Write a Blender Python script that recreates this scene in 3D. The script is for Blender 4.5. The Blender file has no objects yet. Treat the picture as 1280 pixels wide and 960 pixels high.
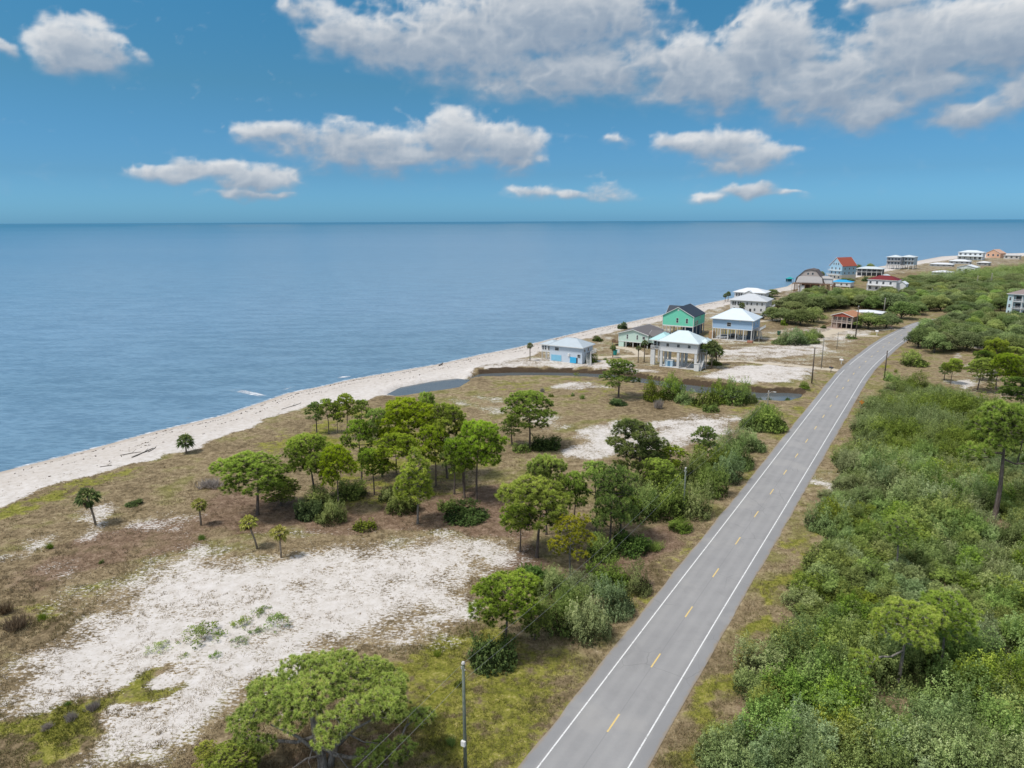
import bpy, math, random
import numpy as np
from mathutils import Matrix, Vector
random.seed(7); np.random.seed(7)
R = math.radians
scene = bpy.context.scene
COL = scene.collection

# ------------------------------------------------------------------ camera
CAM_H, F, CX, CY = 49.4, 888.0, 640.0, 480.0
PITCH, ROLL = 12.93, -0.246
rot = Matrix.Rotation(R(90 - PITCH), 3, 'X') @ Matrix.Rotation(R(ROLL), 3, 'Z')
rotN = np.array(rot)
cam_d = bpy.data.cameras.new('camera'); cam = bpy.data.objects.new('camera', cam_d); COL.objects.link(cam)
cam.location = (0, 0, CAM_H); cam.rotation_euler = rot.to_euler()
cam_d.sensor_width = 36; cam_d.lens = 36 * F / 1280; cam_d.clip_end = 90000; cam_d.clip_start = 0.5
scene.camera = cam
scene.view_settings.view_transform = 'Standard'; scene.view_settings.look = 'None'; scene.view_settings.exposure = 0

def G(px, py, z=0.0):
    """where the sight line through a photo point meets the level z"""
    d = rotN @ np.array([(px - CX) / F, -(py - CY) / F, -1.0])
    t = (z - CAM_H) / d[2]
    return d[0] * t, d[1] * t
def proj(x, y, z):
    c = rotN.T @ np.array([x, y, z - CAM_H])
    return CX + F * c[0] / -c[2], CY - F * c[1] / -c[2], -c[2]
def mpp(px, py):
    x, y = G(px, py); return proj(x, y, 0)[2] / F
def height_to(px, py, top):
    x, y = G(px, py); lo, hi = 0.0, 48.0
    for _ in range(40):
        m = (lo + hi) / 2
        if proj(x, y, m)[1] > top: lo = m
        else: hi = m
    return lo

# ------------------------------------------------------------------ numpy helpers
def vnoise(x, y, seed=0):
    x = np.asarray(x, float); y = np.asarray(y, float)
    xi = np.floor(x).astype(np.int64); yi = np.floor(y).astype(np.int64)
    fx = x - xi; fy = y - yi; fx = fx * fx * (3 - 2 * fx); fy = fy * fy * (3 - 2 * fy)
    def h(a, b):
        n = (a * 374761393 + b * 668265263 + seed * 1442695041) & 0x7fffffff
        n = ((n ^ (n >> 13)) * 1274126177) & 0x7fffffff
        return ((n ^ (n >> 16)) & 0xffff) / 65535.0
    return (h(xi, yi) * (1 - fx) + h(xi + 1, yi) * fx) * (1 - fy) + (h(xi, yi + 1) * (1 - fx) + h(xi + 1, yi + 1) * fx) * fy
def fbm(x, y, seed=0, o=4):
    v = 0; a = .5; t = 0
    for k in range(o):
        v = v + a * vnoise(np.asarray(x) * 2 ** k, np.asarray(y) * 2 ** k, seed + k); t += a; a *= .5
    return v / t
def sdf(poly, X, Y):
    """signed distance to a closed polygon, positive inside"""
    X = np.asarray(X, float); Y = np.asarray(Y, float)
    d = np.full(X.shape, 1e18); inside = np.zeros(X.shape, bool)
    n = len(poly)
    for i in range(n):
        ax, ay = poly[i]; bx, by = poly[(i + 1) % n]
        ex, ey = bx - ax, by - ay; L = ex * ex + ey * ey + 1e-9
        t = np.clip(((X - ax) * ex + (Y - ay) * ey) / L, 0, 1)
        d = np.minimum(d, (X - ax - t * ex) ** 2 + (Y - ay - t * ey) ** 2)
        c = ((ay > Y) != (by > Y)) & (X < ex * (Y - ay) / (ey if abs(ey) > 1e-9 else 1e-9) + ax)
        inside ^= c
    d = np.sqrt(d); return np.where(inside, d, -d)
def dist_line(pts, X, Y):
    X = np.asarray(X, float); Y = np.asarray(Y, float); d = np.full(X.shape, 1e18)
    for (ax, ay), (bx, by) in zip(pts[:-1], pts[1:]):
        ex, ey = bx - ax, by - ay; L = ex * ex + ey * ey + 1e-9
        t = np.clip(((X - ax) * ex + (Y - ay) * ey) / L, 0, 1)
        d = np.minimum(d, (X - ax - t * ex) ** 2 + (Y - ay - t * ey) ** 2)
    return np.sqrt(d)
def sstep(a, b, x):
    t = np.clip((x - a) / (b - a), 0, 1); return t * t * (3 - 2 * t)
def PX(*pts): return [G(*p) for p in pts]

# ------------------------------------------------------------------ object helpers
def tag(o, label=None, cat=None, group=None, kind=None):
    if label: o['label'] = label
    if cat: o['category'] = cat
    if group: o['group'] = group
    if kind: o['kind'] = kind
    return o
def empty(name, loc=(0, 0, 0), rz=0.0):
    o = bpy.data.objects.new(name, None); COL.objects.link(o)
    o.location = loc; o.rotation_euler = (0, 0, rz); o.empty_display_size = .5
    return o
def copy_tree(o, parent=None):
    c = o.copy(); COL.objects.link(c)
    if parent is not None: c.parent = parent
    for ch in list(o.children): copy_tree(ch, c)
    return c
def link(name, me, parent=None):
    o = bpy.data.objects.new(name, me); COL.objects.link(o)
    if parent is not None: o.parent = parent
    return o
def np_mesh(name, V, faces, mats, tint=None, smooth=False, mat_idx=None):
    """V (n,3); faces (m,k) with k 3 or 4"""
    me = bpy.data.meshes.new(name)
    V = np.asarray(V, np.float32); faces = np.asarray(faces, np.int32); m, k = faces.shape
    me.vertices.add(len(V)); me.vertices.foreach_set('co', V.ravel())
    me.loops.add(m * k); me.loops.foreach_set('vertex_index', faces.ravel())
    me.polygons.add(m); me.polygons.foreach_set('loop_start', np.arange(0, m * k, k, dtype=np.int32))
    me.polygons.foreach_set('loop_total', np.full(m, k, np.int32))
    if smooth: me.polygons.foreach_set('use_smooth', np.ones(m, bool))
    if mat_idx is not None: me.polygons.foreach_set('material_index', np.asarray(mat_idx, np.int32))
    for mt in (mats if isinstance(mats, (list, tuple)) else [mats]): me.materials.append(mt)
    if tint is not None:
        for nm, arr in (tint.items() if isinstance(tint, dict) else [('tint', tint)]):
            a = me.attributes.new(nm, 'FLOAT', 'POINT'); a.data.foreach_set('value', np.asarray(arr, np.float32))
    me.update(calc_edges=True); me.validate()
    return me

class MB:
    """collects boxes, prisms and tubes into one mesh"""
    def __init__(s): s.v = []; s.f = []
    def add(s, vs, fs):
        b = len(s.v); s.v += [tuple(map(float, v)) for v in vs]; s.f += [tuple(i + b for i in f) for f in fs]; return s
    def box(s, x0, x1, y0, y1, z0, z1):
        return s.add([(x0, y0, z0), (x1, y0, z0), (x1, y1, z0), (x0, y1, z0), (x0, y0, z1), (x1, y0, z1), (x1, y1, z1), (x0, y1, z1)],
                     [(0, 3, 2, 1), (4, 5, 6, 7), (0, 1, 5, 4), (1, 2, 6, 5), (2, 3, 7, 6), (3, 0, 4, 7)])
    def bar(s, a, b, w, h=None):
        a, b = Vector(a), Vector(b); h = h or w; d = (b - a).normalized()
        up = Vector((0, 0, 1)) if abs(d.z) < .95 else Vector((1, 0, 0))
        sx = d.cross(up).normalized() * (w / 2); sy = sx.cross(d).normalized() * (h / 2)
        q = [a - sx - sy, a + sx - sy, a + sx + sy, a - sx + sy, b - sx - sy, b + sx - sy, b + sx + sy, b - sx + sy]
        return s.add(q, [(0, 3, 2, 1), (4, 5, 6, 7), (0, 1, 5, 4), (1, 2, 6, 5), (2, 3, 7, 6), (3, 0, 4, 7)])
    def tube(s, pts, rad, n=6):
        pts = [Vector(p) for p in pts]; rad = rad if hasattr(rad, '__len__') else [rad] * len(pts)
        vs = []; fs = []
        for i, p in enumerate(pts):
            d = (pts[min(i + 1, len(pts) - 1)] - pts[max(i - 1, 0)])
            d = d.normalized() if d.length > 1e-6 else Vector((0, 0, 1))
            up = Vector((1, 0, 0)) if abs(d.x) < .8 else Vector((0, 1, 0))
            a = d.cross(up).normalized(); b = d.cross(a).normalized()
            for k in range(n):
                t = 2 * math.pi * k / n; vs.append(p + (a * math.cos(t) + b * math.sin(t)) * rad[i])
        for i in range(len(pts) - 1):
            for k in range(n):
                q = i * n; fs.append((q + k, q + (k + 1) % n, q + n + (k + 1) % n, q + n + k))
        fs.append(tuple(range(n - 1, -1, -1))); e = (len(pts) - 1) * n; fs.append(tuple(e + k for k in range(n)))
        return s.add(vs, fs)
    def mesh(s, name, mat, smooth=False):
        me = bpy.data.meshes.new(name); me.from_pydata(s.v, [], s.f)
        for mt in (mat if isinstance(mat, (list, tuple)) else [mat]): me.materials.append(mt)
        if smooth: me.polygons.foreach_set('use_smooth', [True] * len(me.polygons))
        me.update(); return me
    def build(s, name, mat, parent=None, smooth=False): return link(name, s.mesh(name, mat, smooth), parent)

# ------------------------------------------------------------------ materials
class NT:
    def __init__(s, tree): s.t = tree; s.n = tree.nodes; s.l = tree.links
    def node(s, typ, **kw):
        nd = s.n.new(typ)
        for k, v in kw.items():
            if k.startswith('i_'):
                key = k[2:]; key = int(key) if key.isdigit() else key.replace('_', ' ')
                s.put(nd.inputs[key], v)
            else: setattr(nd, k, v)
        return nd
    def put(s, sock, v):
        if isinstance(v, bpy.types.NodeSocket): s.l.new(v, sock)
        elif v is not None:
            if sock.type == 'RGBA' and len(v) == 3: v = (*v, 1)
            sock.default_value = v
    def m(s, op, a, b=None, c=None, clamp=False):
        nd = s.n.new('ShaderNodeMath'); nd.operation = op; nd.use_clamp = clamp
        for i, v in enumerate((a, b, c)):
            if v is not None: s.put(nd.inputs[i], v)
        return nd.outputs[0]
    def ramp(s, fac, stops, interp='LINEAR'):
        nd = s.n.new('ShaderNodeValToRGB'); cr = nd.color_ramp; cr.interpolation = interp
        while len(cr.elements) < len(stops): cr.elements.new(.5)
        for e, (p, c) in zip(cr.elements, stops):
            e.position = p; e.color = (*c, 1) if hasattr(c, '__len__') else (c, c, c, 1)
        s.put(nd.inputs[0], fac); return nd.outputs[0]
    def ss(s, x, a, b):
        nd = s.n.new('ShaderNodeMapRange'); nd.interpolation_type = 'SMOOTHSTEP'
        s.put(nd.inputs[0], x); s.put(nd.inputs[1], a); s.put(nd.inputs[2], b); return nd.outputs[0]
    def mix(s, f, a, b, blend='MIX'):
        nd = s.n.new('ShaderNodeMix'); nd.data_type = 'RGBA'; nd.blend_type = blend; nd.clamp_factor = True
        s.put(nd.inputs[0], f); s.put(nd.inputs[6], a); s.put(nd.inputs[7], b); return nd.outputs[2]
    def noise(s, vec, scale, detail=4, rough=.55, dist=0.0, out=0):
        nd = s.n.new('ShaderNodeTexNoise'); s.put(nd.inputs['Vector'], vec); s.put(nd.inputs['Scale'], scale)
        nd.inputs['Detail'].default_value = detail; nd.inputs['Roughness'].default_value = rough; nd.inputs['Distortion'].default_value = dist
        return nd.outputs[out]
    def attr(s, name): nd = s.n.new('ShaderNodeAttribute'); nd.attribute_name = name; return nd.outputs['Fac']
    def geo(s): return s.n.new('ShaderNodeNewGeometry').outputs['Position']
    def objco(s): return s.n.new('ShaderNodeTexCoord').outputs['Object']
    def scalev(s, vec, sc):
        nd = s.n.new('ShaderNodeMapping'); s.put(nd.inputs[0], vec); nd.inputs['Scale'].default_value = sc; return nd.outputs[0]
def newmat(name):
    m = bpy.data.materials.new(name); m.use_nodes = True; t = NT(m.node_tree); t.n.clear()
    out = t.n.new('ShaderNodeOutputMaterial'); return m, t, out
def pbr(t, out, color, rough=.7, spec=.3, bump=None, bstr=.3, bdist=.05, metal=0.0):
    b = t.n.new('ShaderNodeBsdfPrincipled'); t.put(b.inputs['Base Color'], color); t.put(b.inputs['Roughness'], rough)
    t.put(b.inputs['Specular IOR Level'], spec); t.put(b.inputs['Metallic'], metal)
    if bump is not None:
        bn = t.n.new('ShaderNodeBump'); bn.inputs['Strength'].default_value = bstr; bn.inputs['Distance'].default_value = bdist
        t.put(bn.inputs['Height'], bump); t.l.new(bn.outputs[0], b.inputs['Normal'])
    t.l.new(b.outputs[0], out.inputs[0]); return b
_pm = {}
def paint(name, col, rough=.6, var=.14, stripes=None, scale=1.2, metal=0.0, spec=.3):
    """weathered plain surface; stripes=(axis, width) adds siding or metal-roof ribs"""
    if name in _pm: return _pm[name]
    m, t, out = newmat(name); o = t.objco()
    n = t.noise(o, scale, 5, .6); n2 = t.noise(t.scalev(o, (3, 3, .5)), 1.0, 4)
    v = t.m('ADD', t.m('MULTIPLY', t.m('SUBTRACT', n, .5), var * 2), t.m('MULTIPLY', t.m('SUBTRACT', n2, .5), var))
    c = t.mix(1.0, col, t.m('ADD', v, 1.0), 'MULTIPLY')
    bump = n
    if stripes:
        ax, w = stripes
        sp = t.n.new('ShaderNodeSeparateXYZ'); t.put(sp.inputs[0], o)
        f = t.m('FRACT', t.m('DIVIDE', sp.outputs[ax], w))
        g = t.ss(f, 0.0, .16); c = t.mix(t.m('MULTIPLY', t.m('SUBTRACT', 1.0, g), .45), c, tuple(x * .45 for x in col)); bump = g
    pbr(t, out, c, rough, spec, bump, .35, .03, metal); _pm[name] = m; return m
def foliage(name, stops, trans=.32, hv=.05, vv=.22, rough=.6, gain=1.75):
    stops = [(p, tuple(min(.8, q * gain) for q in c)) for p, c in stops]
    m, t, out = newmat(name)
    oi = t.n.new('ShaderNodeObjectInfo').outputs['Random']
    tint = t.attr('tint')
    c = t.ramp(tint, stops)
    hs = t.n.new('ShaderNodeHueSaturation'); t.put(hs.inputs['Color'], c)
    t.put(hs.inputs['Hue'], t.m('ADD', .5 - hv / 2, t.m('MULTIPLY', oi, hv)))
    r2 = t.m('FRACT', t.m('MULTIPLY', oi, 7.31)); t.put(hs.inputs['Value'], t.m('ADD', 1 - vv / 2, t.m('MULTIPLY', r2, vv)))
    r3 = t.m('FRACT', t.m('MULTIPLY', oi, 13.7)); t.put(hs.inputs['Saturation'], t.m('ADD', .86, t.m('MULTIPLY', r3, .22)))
    b = t.n.new('ShaderNodeBsdfPrincipled'); t.l.new(hs.outputs[0], b.inputs['Base Color']); b.inputs['Roughness'].default_value = rough
    b.inputs['Specular IOR Level'].default_value = .08
    tr = t.n.new('ShaderNodeBsdfTranslucent'); t.l.new(hs.outputs[0], tr.inputs[0])
    mx = t.n.new('ShaderNodeMixShader'); mx.inputs[0].default_value = trans
    t.l.new(b.outputs[0], mx.inputs[1]); t.l.new(tr.outputs[0], mx.inputs[2]); t.l.new(mx.outputs[0], out.inputs[0])
    return m
def bark(name, c1, c2):
    m, t, out = newmat(name); o = t.objco()
    n = t.noise(t.scalev(o, (6, 6, 1.2)), 1.5, 5, .65); n2 = t.noise(o, .5, 3)
    c = t.mix(t.ss(t.m('ADD', t.m('MULTIPLY', n, .7), t.m('MULTIPLY', n2, .3)), .35, .65), c1, c2)
    pbr(t, out, c, .85, .15, n, .6, .06); return m
SKYG = [(.34, .86, 1.66), (.295, .64, 1.05), (.315, .69, .84), (.30, .82, .97), (.75, .9, 1.0)]
CLOUD = [(.27, .345, .45), (.345, .415, .505), (.53, .575, .63), (.76, .775, .79)]
SUN_E, SUN_ANGLE = 3.3, 11.0
SEA_RAMP = [(0.0, (.128, .226, .308)), (.11, (.162, .278, .376)), (.22, (.205, .335, .462)), (.33, (.190, .325, .452)), (.5, (.142, .282, .418)), (.66, (.082, .226, .352)), (.82, (.040, .165, .272)), (1.0, (.050, .175, .275))]
SEA_SPEC = .3
# ------------------------------------------------------------------ sky and sun
SUN_EL, SUN_AZ = 60.0, -112.0         # azimuth from +Y towards +X
world = bpy.data.worlds.new('World'); scene.world = world; world.use_nodes = True
wt = NT(world.node_tree); wt.n.clear()
wout = wt.n.new('ShaderNodeOutputWorld'); bg = wt.n.new('ShaderNodeBackground'); wt.l.new(bg.outputs[0], wout.inputs[0])
SKY_STRENGTH = .1
bg.inputs[1].default_value = SKY_STRENGTH
sky = wt.n.new('ShaderNodeTexSky'); sky.sky_type = 'NISHITA'; sky.sun_disc = False
sky.sun_elevation = R(SUN_EL); sky.sun_rotation = R(SUN_AZ); sky.altitude = 50; sky.air_density = 1.0; sky.dust_density = .6; sky.ozone_density = 2.0
dirv = wt.n.new('ShaderNodeTexCoord').outputs['Generated']
sp = wt.n.new('ShaderNodeSeparateXYZ'); wt.put(sp.inputs[0], dirv)
az = wt.m('ARCTAN2', sp.outputs[0], sp.outputs[1]); el = wt.m('ARCSINE', sp.outputs[2])
# the photograph's processing leaves a deep cyan-blue sky: grade the physical sky by elevation
grade = wt.ramp(wt.m('DIVIDE', el, 1.2, clamp=True), [(0.0, SKYG[0]), (.05, SKYG[1]), (.14, SKYG[2]), (.24, SKYG[3]), (.6, SKYG[4]), (1, SKYG[4])])
skyc = wt.mix(1.0, sky.outputs[0], grade, 'MULTIPLY')

def sky_dir(px, py):
    d = rotN @ np.array([(px - CX) / F, -(py - CY) / F, -1.0]); d = d / np.linalg.norm(d)
    return math.atan2(d[0], d[1]), math.asin(d[2])
BLOBS = [ # centre x, y, radius x, up, down, weight
 (103,70,50,44,28,1.0),(80,74,36,26,20,.8),(170,76,20,14,12,.5),(2,56,20,16,12,.8),
 (340,170,66,18,12,.95),(440,178,110,24,24,1.0),(470,196,96,22,26,.9),(572,176,58,40,34,1.15),(632,186,46,36,32,1.1),(520,200,110,14,18,.8),(655,205,30,14,14,.8),
 (262,212,48,16,11,1.0),(322,224,66,18,15,1.0),(210,217,52,10,9,.85),(316,240,58,7,9,.8),
 (905,182,62,24,22,1.05),(855,178,42,14,12,.9),(950,196,46,18,16,1.0),(920,205,70,10,12,.8),
 (938,238,42,15,10,1.0),(985,243,30,5,5,.6),(888,247,26,7,6,.5),
 (720,243,76,8,8,.75),(752,236,26,16,12,.6),(668,240,26,10,10,.6),(770,174,24,10,8,.6),
 (378,8,30,14,13,.6),(425,42,48,30,28,.9),(475,62,50,34,28,1.0),(530,60,80,60,36,1.0),(600,60,90,60,50,1.0),(700,20,150,50,60,1.15),(640,112,60,16,16,.7),(720,92,110,34,38,1.05),(860,88,90,42,40,1.1),
 (955,66,66,62,50,1.1),(900,112,110,34,32,1.0),(1010,120,90,34,36,1.05),(1045,100,50,46,40,.95),(1040,60,40,40,30,.8),(1085,140,60,24,30,1.05),(1115,90,70,40,50,.95),(1170,50,110,50,60,1.1),(1270,50,90,60,60,1.1),
 (1210,142,64,18,22,1.1),(1160,110,80,30,34,.9),(1290,118,60,30,36,.9),(1100,6,60,20,14,.9)]
HOLES = [(885,10,44,22),(1050,28,44,26),(1042,62,22,16),(500,14,30,14)]
# unseen broken cloud deck overhead and behind the viewer, added for soft ambient light
n1 = wt.noise(dirv, 3.2, 5, .55)
w_hi = wt.m('MAXIMUM', wt.ss(el, .42, .75), wt.m('MULTIPLY', wt.ss(wt.m('ABSOLUTE', az), 1.15, 1.6), wt.ss(el, .08, .3)))
cl = wt.m('MULTIPLY', wt.ss(n1, .36, .62), w_hi)
cc = wt.mix(1.0, wt.ramp(n1, [(.4, (1.15, 1.12, 1.08)), (.7, (.62, .66, .72))]), (1 / SKY_STRENGTH,) * 3, 'MULTIPLY')
wt.put(bg.inputs[0], wt.mix(wt.m('MULTIPLY', cl, .9), skyc, cc))

# the cloud bank in front of the viewer: a curved sheet 20 km out, its density and shading worked out here
def clouds():
    azs = np.radians(np.linspace(-58, 62, 1050)); els = np.radians(np.linspace(.12, 24, 300))
    A, E = np.meshgrid(azs, els)
    ax, ay = A * 57.3, E * 57.3                      # degrees
    wx = A + .020 * (fbm(ax * .45, ay * .8, 11, 3) - .5) * 2; wy = E + .010 * (fbm(ax * .45, ay * .8, 21, 3) - .5) * 2
    def blob(px, py, rx, up, dn, w):
        a0, e0 = sky_dir(px, py); k = math.cos(math.atan((px - CX) / F)); kx = k ** 1.6 / F; ky = k / F
        u = (wx - a0) / (rx * kx); dv = wy - e0; v = np.where(dv > 0, dv / (up * ky), -dv / (dn * ky))
        return np.maximum(1 - u * u - v * v, -1.5) * w
    k = 5.0
    acc = np.zeros(A.shape); av = np.zeros(A.shape)
    for b in BLOBS:
        px, py, rx, up_, dn_, w = b
        q = blob(*b); ky = math.cos(math.atan((px - CX) / F)) / F
        e = np.exp(k * q); acc += e; av += e * np.clip((wy - sky_dir(px, py)[1] + dn_ * ky * .45) / ((up_ + dn_) * ky), -.7, .9)
    f = np.log(acc + 1e-6) / k; vert = av / (acc + 1e-6)      # vert: low at a head's base, high at its crown
    for h in HOLES: f -= .35 * np.maximum(blob(*h, h[3], 1.0), 0)
    big = fbm(ax * .35, ay * .6, 31, 3) - .5
    def billow(s, seed, o):
        v = 0; a = .5; t = 0
        for q in range(o):
            v = v + a * np.abs(2 * vnoise(ax * s * 2 ** q + .9 * big * 3, ay * s * 1.2 * 2 ** q, seed + q) - 1); t += a; a *= .56
        return 1 - v / t
    det = billow(.62, 41, 6) - .62
    wis = fbm(ax * .9, ay * 1.6, 61, 6) - .5
    top = sstep(-.1, .45, vert)
    d = f + .30 * big + (.35 + .60 * top) * det + (.95 - .25 * top) * wis
    dens = sstep(-.10 - .20 * (1 - top), .50 + .75 * (1 - top), d)
    occ = np.zeros(A.shape); da = azs[1] - azs[0]; de = els[1] - els[0]
    solid = np.clip(d + .35 * det, 0, 1.3)
    for st in range(1, 15):
        sx = int(round(-st * .0016 / da)); sy = int(round(st * .0030 / de))
        sh = np.zeros_like(solid); src = np.roll(solid[sy:, :], -sx, axis=1); sh[:src.shape[0], :] = src
        occ += sh * (.93 ** st)
    occ /= 9.0
    for _ in range(2): occ[1:-1, 1:-1] = (occ[:-2, 1:-1] + occ[2:, 1:-1] + occ[1:-1, :-2] + occ[1:-1, 2:] + 2 * occ[1:-1, 1:-1]) / 6
    lit = .06 + .50 * np.exp(-1.5 * occ) + .80 * vert + .50 * det + .22 * wis + .10 * big
    lit = np.clip(lit, 0, 1)
    alpha = dens * (.46 + .50 * sstep(.0, .9, d))
    alpha *= sstep(math.radians(.3), math.radians(1.2), E)
    Rr = 20000.0
    V = np.stack([Rr * np.sin(A) * np.cos(E), Rr * np.cos(A) * np.cos(E), Rr * np.sin(E) + CAM_H], -1).reshape(-1, 3)
    nx, ny = len(azs), len(els)
    idx = np.arange(nx * ny).reshape(ny, nx)
    fc = np.stack([idx[:-1, :-1], idx[:-1, 1:], idx[1:, 1:], idx[1:, :-1]], -1).reshape(-1, 4)
    al = alpha.ravel(); keep = (al[fc] > .004).any(1); fc = fc[keep]
    used = np.unique(fc); remap = np.full(nx * ny, -1); remap[used] = np.arange(len(used))
    m, t, out = newmat('cloud')
    at = t.attr('alpha'); lt = t.attr('lit')
    col = t.ramp(lt, [(.08, CLOUD[0]), (.36, CLOUD[1]), (.68, CLOUD[2]), (.98, CLOUD[3])])
    em = t.n.new('ShaderNodeEmission'); t.put(em.inputs[0], col); tr = t.n.new('ShaderNodeBsdfTransparent')
    mx = t.n.new('ShaderNodeMixShader'); t.put(mx.inputs[0], at); t.l.new(tr.outputs[0], mx.inputs[1]); t.l.new(em.outputs[0], mx.inputs[2]); t.l.new(mx.outputs[0], out.inputs[0])
    m.cycles.emission_sampling = 'NONE'
    o = link('sky', np_mesh('sky', V[used], remap[fc], m, {'alpha': al[used], 'lit': lit.ravel()[used]}, smooth=True))
    tag(o, kind='structure')
clouds()
world.cycles.sampling_method = 'MANUAL'; world.cycles.sample_map_resolution = 512

sd = bpy.data.lights.new('sun', 'SUN'); sd.energy = SUN_E; sd.angle = R(SUN_ANGLE); sd.color = (1.0, .955, .89)
so = bpy.data.objects.new('sun', sd); COL.objects.link(so)
v = Vector((math.sin(R(SUN_AZ)) * math.cos(R(SUN_EL)), math.cos(R(SUN_AZ)) * math.cos(R(SUN_EL)), math.sin(R(SUN_EL))))
so.rotation_euler = v.to_track_quat('Z', 'Y').to_euler(); so.location = (0, 0, 200)
# ------------------------------------------------------------------ shore, creek, road lines (world metres)
SEA_Z = -0.8
SHORE_PX = [(0,590),(100,565),(195,539),(280,519),(325,503.5),(360,491.5),(400,483.5),(440,474),(500,463.5),(550,455),(600,443.5),(640,436),
            (697,422),(747,410),(785,403),(826,394),(875,381),(905,375),(935,369),(960,362.5),(984,358),(992,353),(1008,349),(1040,345),(1070,339),(1100,333),(1145,326.5),(1177,320.5),(1215,318.5),(1255,317.0),(1290,316)]
shore = [G(px, py, SEA_Z) for px, py in SHORE_PX]
x0, y0 = shore[0]; x1, y1 = shore[3]
dx, dy = x0 - x1, y0 - y1; L = math.hypot(dx, dy); dx, dy = dx / L, dy / L
pre = [(x0 + dx * 900, y0 + dy * 900), (x0 + dx * 150 , y0 + dy * 150)]
xe, ye = shore[-1]
land_poly = pre + shore + [(xe + 700, ye + 420), (xe + 3000, ye + 1700), (6000, -600), (-600, -900)]

ROAD_PX = [(767,904),(860,766),(944,645),(994,572),(1027.5,523),(1045,498),(1059.4,476.8),(1066.9,466.7),(1081,452.4),(1090.6,445),(1099.7,437.4),(1107.8,430.5),(1118,424),(1135,414.5),(1153,405.5),(1170,401),(1192,398.5),(1230,397),(1290,396),(1360,396)]
rp = [G(*p) for p in ROAD_PX]
ux, uy = rp[4][0] - rp[0][0], rp[4][1] - rp[0][1]; L = math.hypot(ux, uy); ux, uy = ux / L, uy / L
ROAD_AZ = math.atan2(ux, uy)
rp = [(rp[0][0] - ux * 160, rp[0][1] - uy * 160)] + rp
def resample(pts, step, smooth=3):
    P = np.array(pts); d = np.r_[0, np.cumsum(np.hypot(*np.diff(P, axis=0).T))]
    s = np.arange(0, d[-1], step); Q = np.stack([np.interp(s, d, P[:, 0]), np.interp(s, d, P[:, 1])], 1)
    for _ in range(smooth):
        Q[1:-1] = (Q[:-2] + 2 * Q[1:-1] + Q[2:]) / 4
    return Q, s
road, road_s = resample(rp, 2.0, 40)
RT = np.gradient(road, axis=0); RT /= np.linalg.norm(RT, axis=1)[:, None]; RN = np.stack([RT[:, 1], -RT[:, 0]], 1)   # to the right
road_coarse = road[::4]

CREEK = PX((583,472),(600,469.5),(640,468.5),(700,468.5),(760,471),(800,477),(830,481.5),(870,489),(905,494),(940,498.5),(985,499.5),(1001,495),(1003,490),(985,488.5),(950,488.5),(905,484),(860,478.5),(825,474),(795,469.5),(760,465.5),(700,463.5),(640,463.5),(600,465))
POND = PX((482,491),(500,481.5),(540,474),(572,470.5),(588,472.5),(572,482),(545,486.5),(515,491),(497,493))
FARBANK = PX((585,465),(640,463),(700,463),(760,465),(795,469),(825,473),(860,478),(905,483.5),(950,488),(985,488),(1003,490),(1018,480),(1010,465),(930,455),(800,455),(700,450),(640,452),(590,460))

def g_height(X, Y):
    X = np.asarray(X, float); Y = np.asarray(Y, float)
    sd = sdf(land_poly, X, Y)
    z = (fbm(X / 9, Y / 9, 3, 4) - .5) * .55 + (fbm(X / 1.7, Y / 1.7, 5, 2) - .5) * .14
    dr = dist_line(road_coarse, X, Y)
    z = z * sstep(7, 16, dr) - .06 * (1 - sstep(6, 9, dr))
    fb = sdf(FARBANK, X, Y)
    z = z + 1.05 * sstep(-1.2, .6, fb) * sstep(-2, 6, fb + 4)
    c = np.maximum(sdf(CREEK, X, Y), sdf(POND, X, Y) * .35)
    w = sstep(-.7, .9, c); z = z * (1 - w) + (-1.7) * w
    beach = SEA_Z + np.minimum(sd * .085, 40)
    z = np.where(sd < 22, np.minimum(z + .1, np.maximum(beach, -6)), z)
    return z, sd
def gz(x, y): return float(g_height(np.array([x]), np.array([y]))[0][0])

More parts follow.
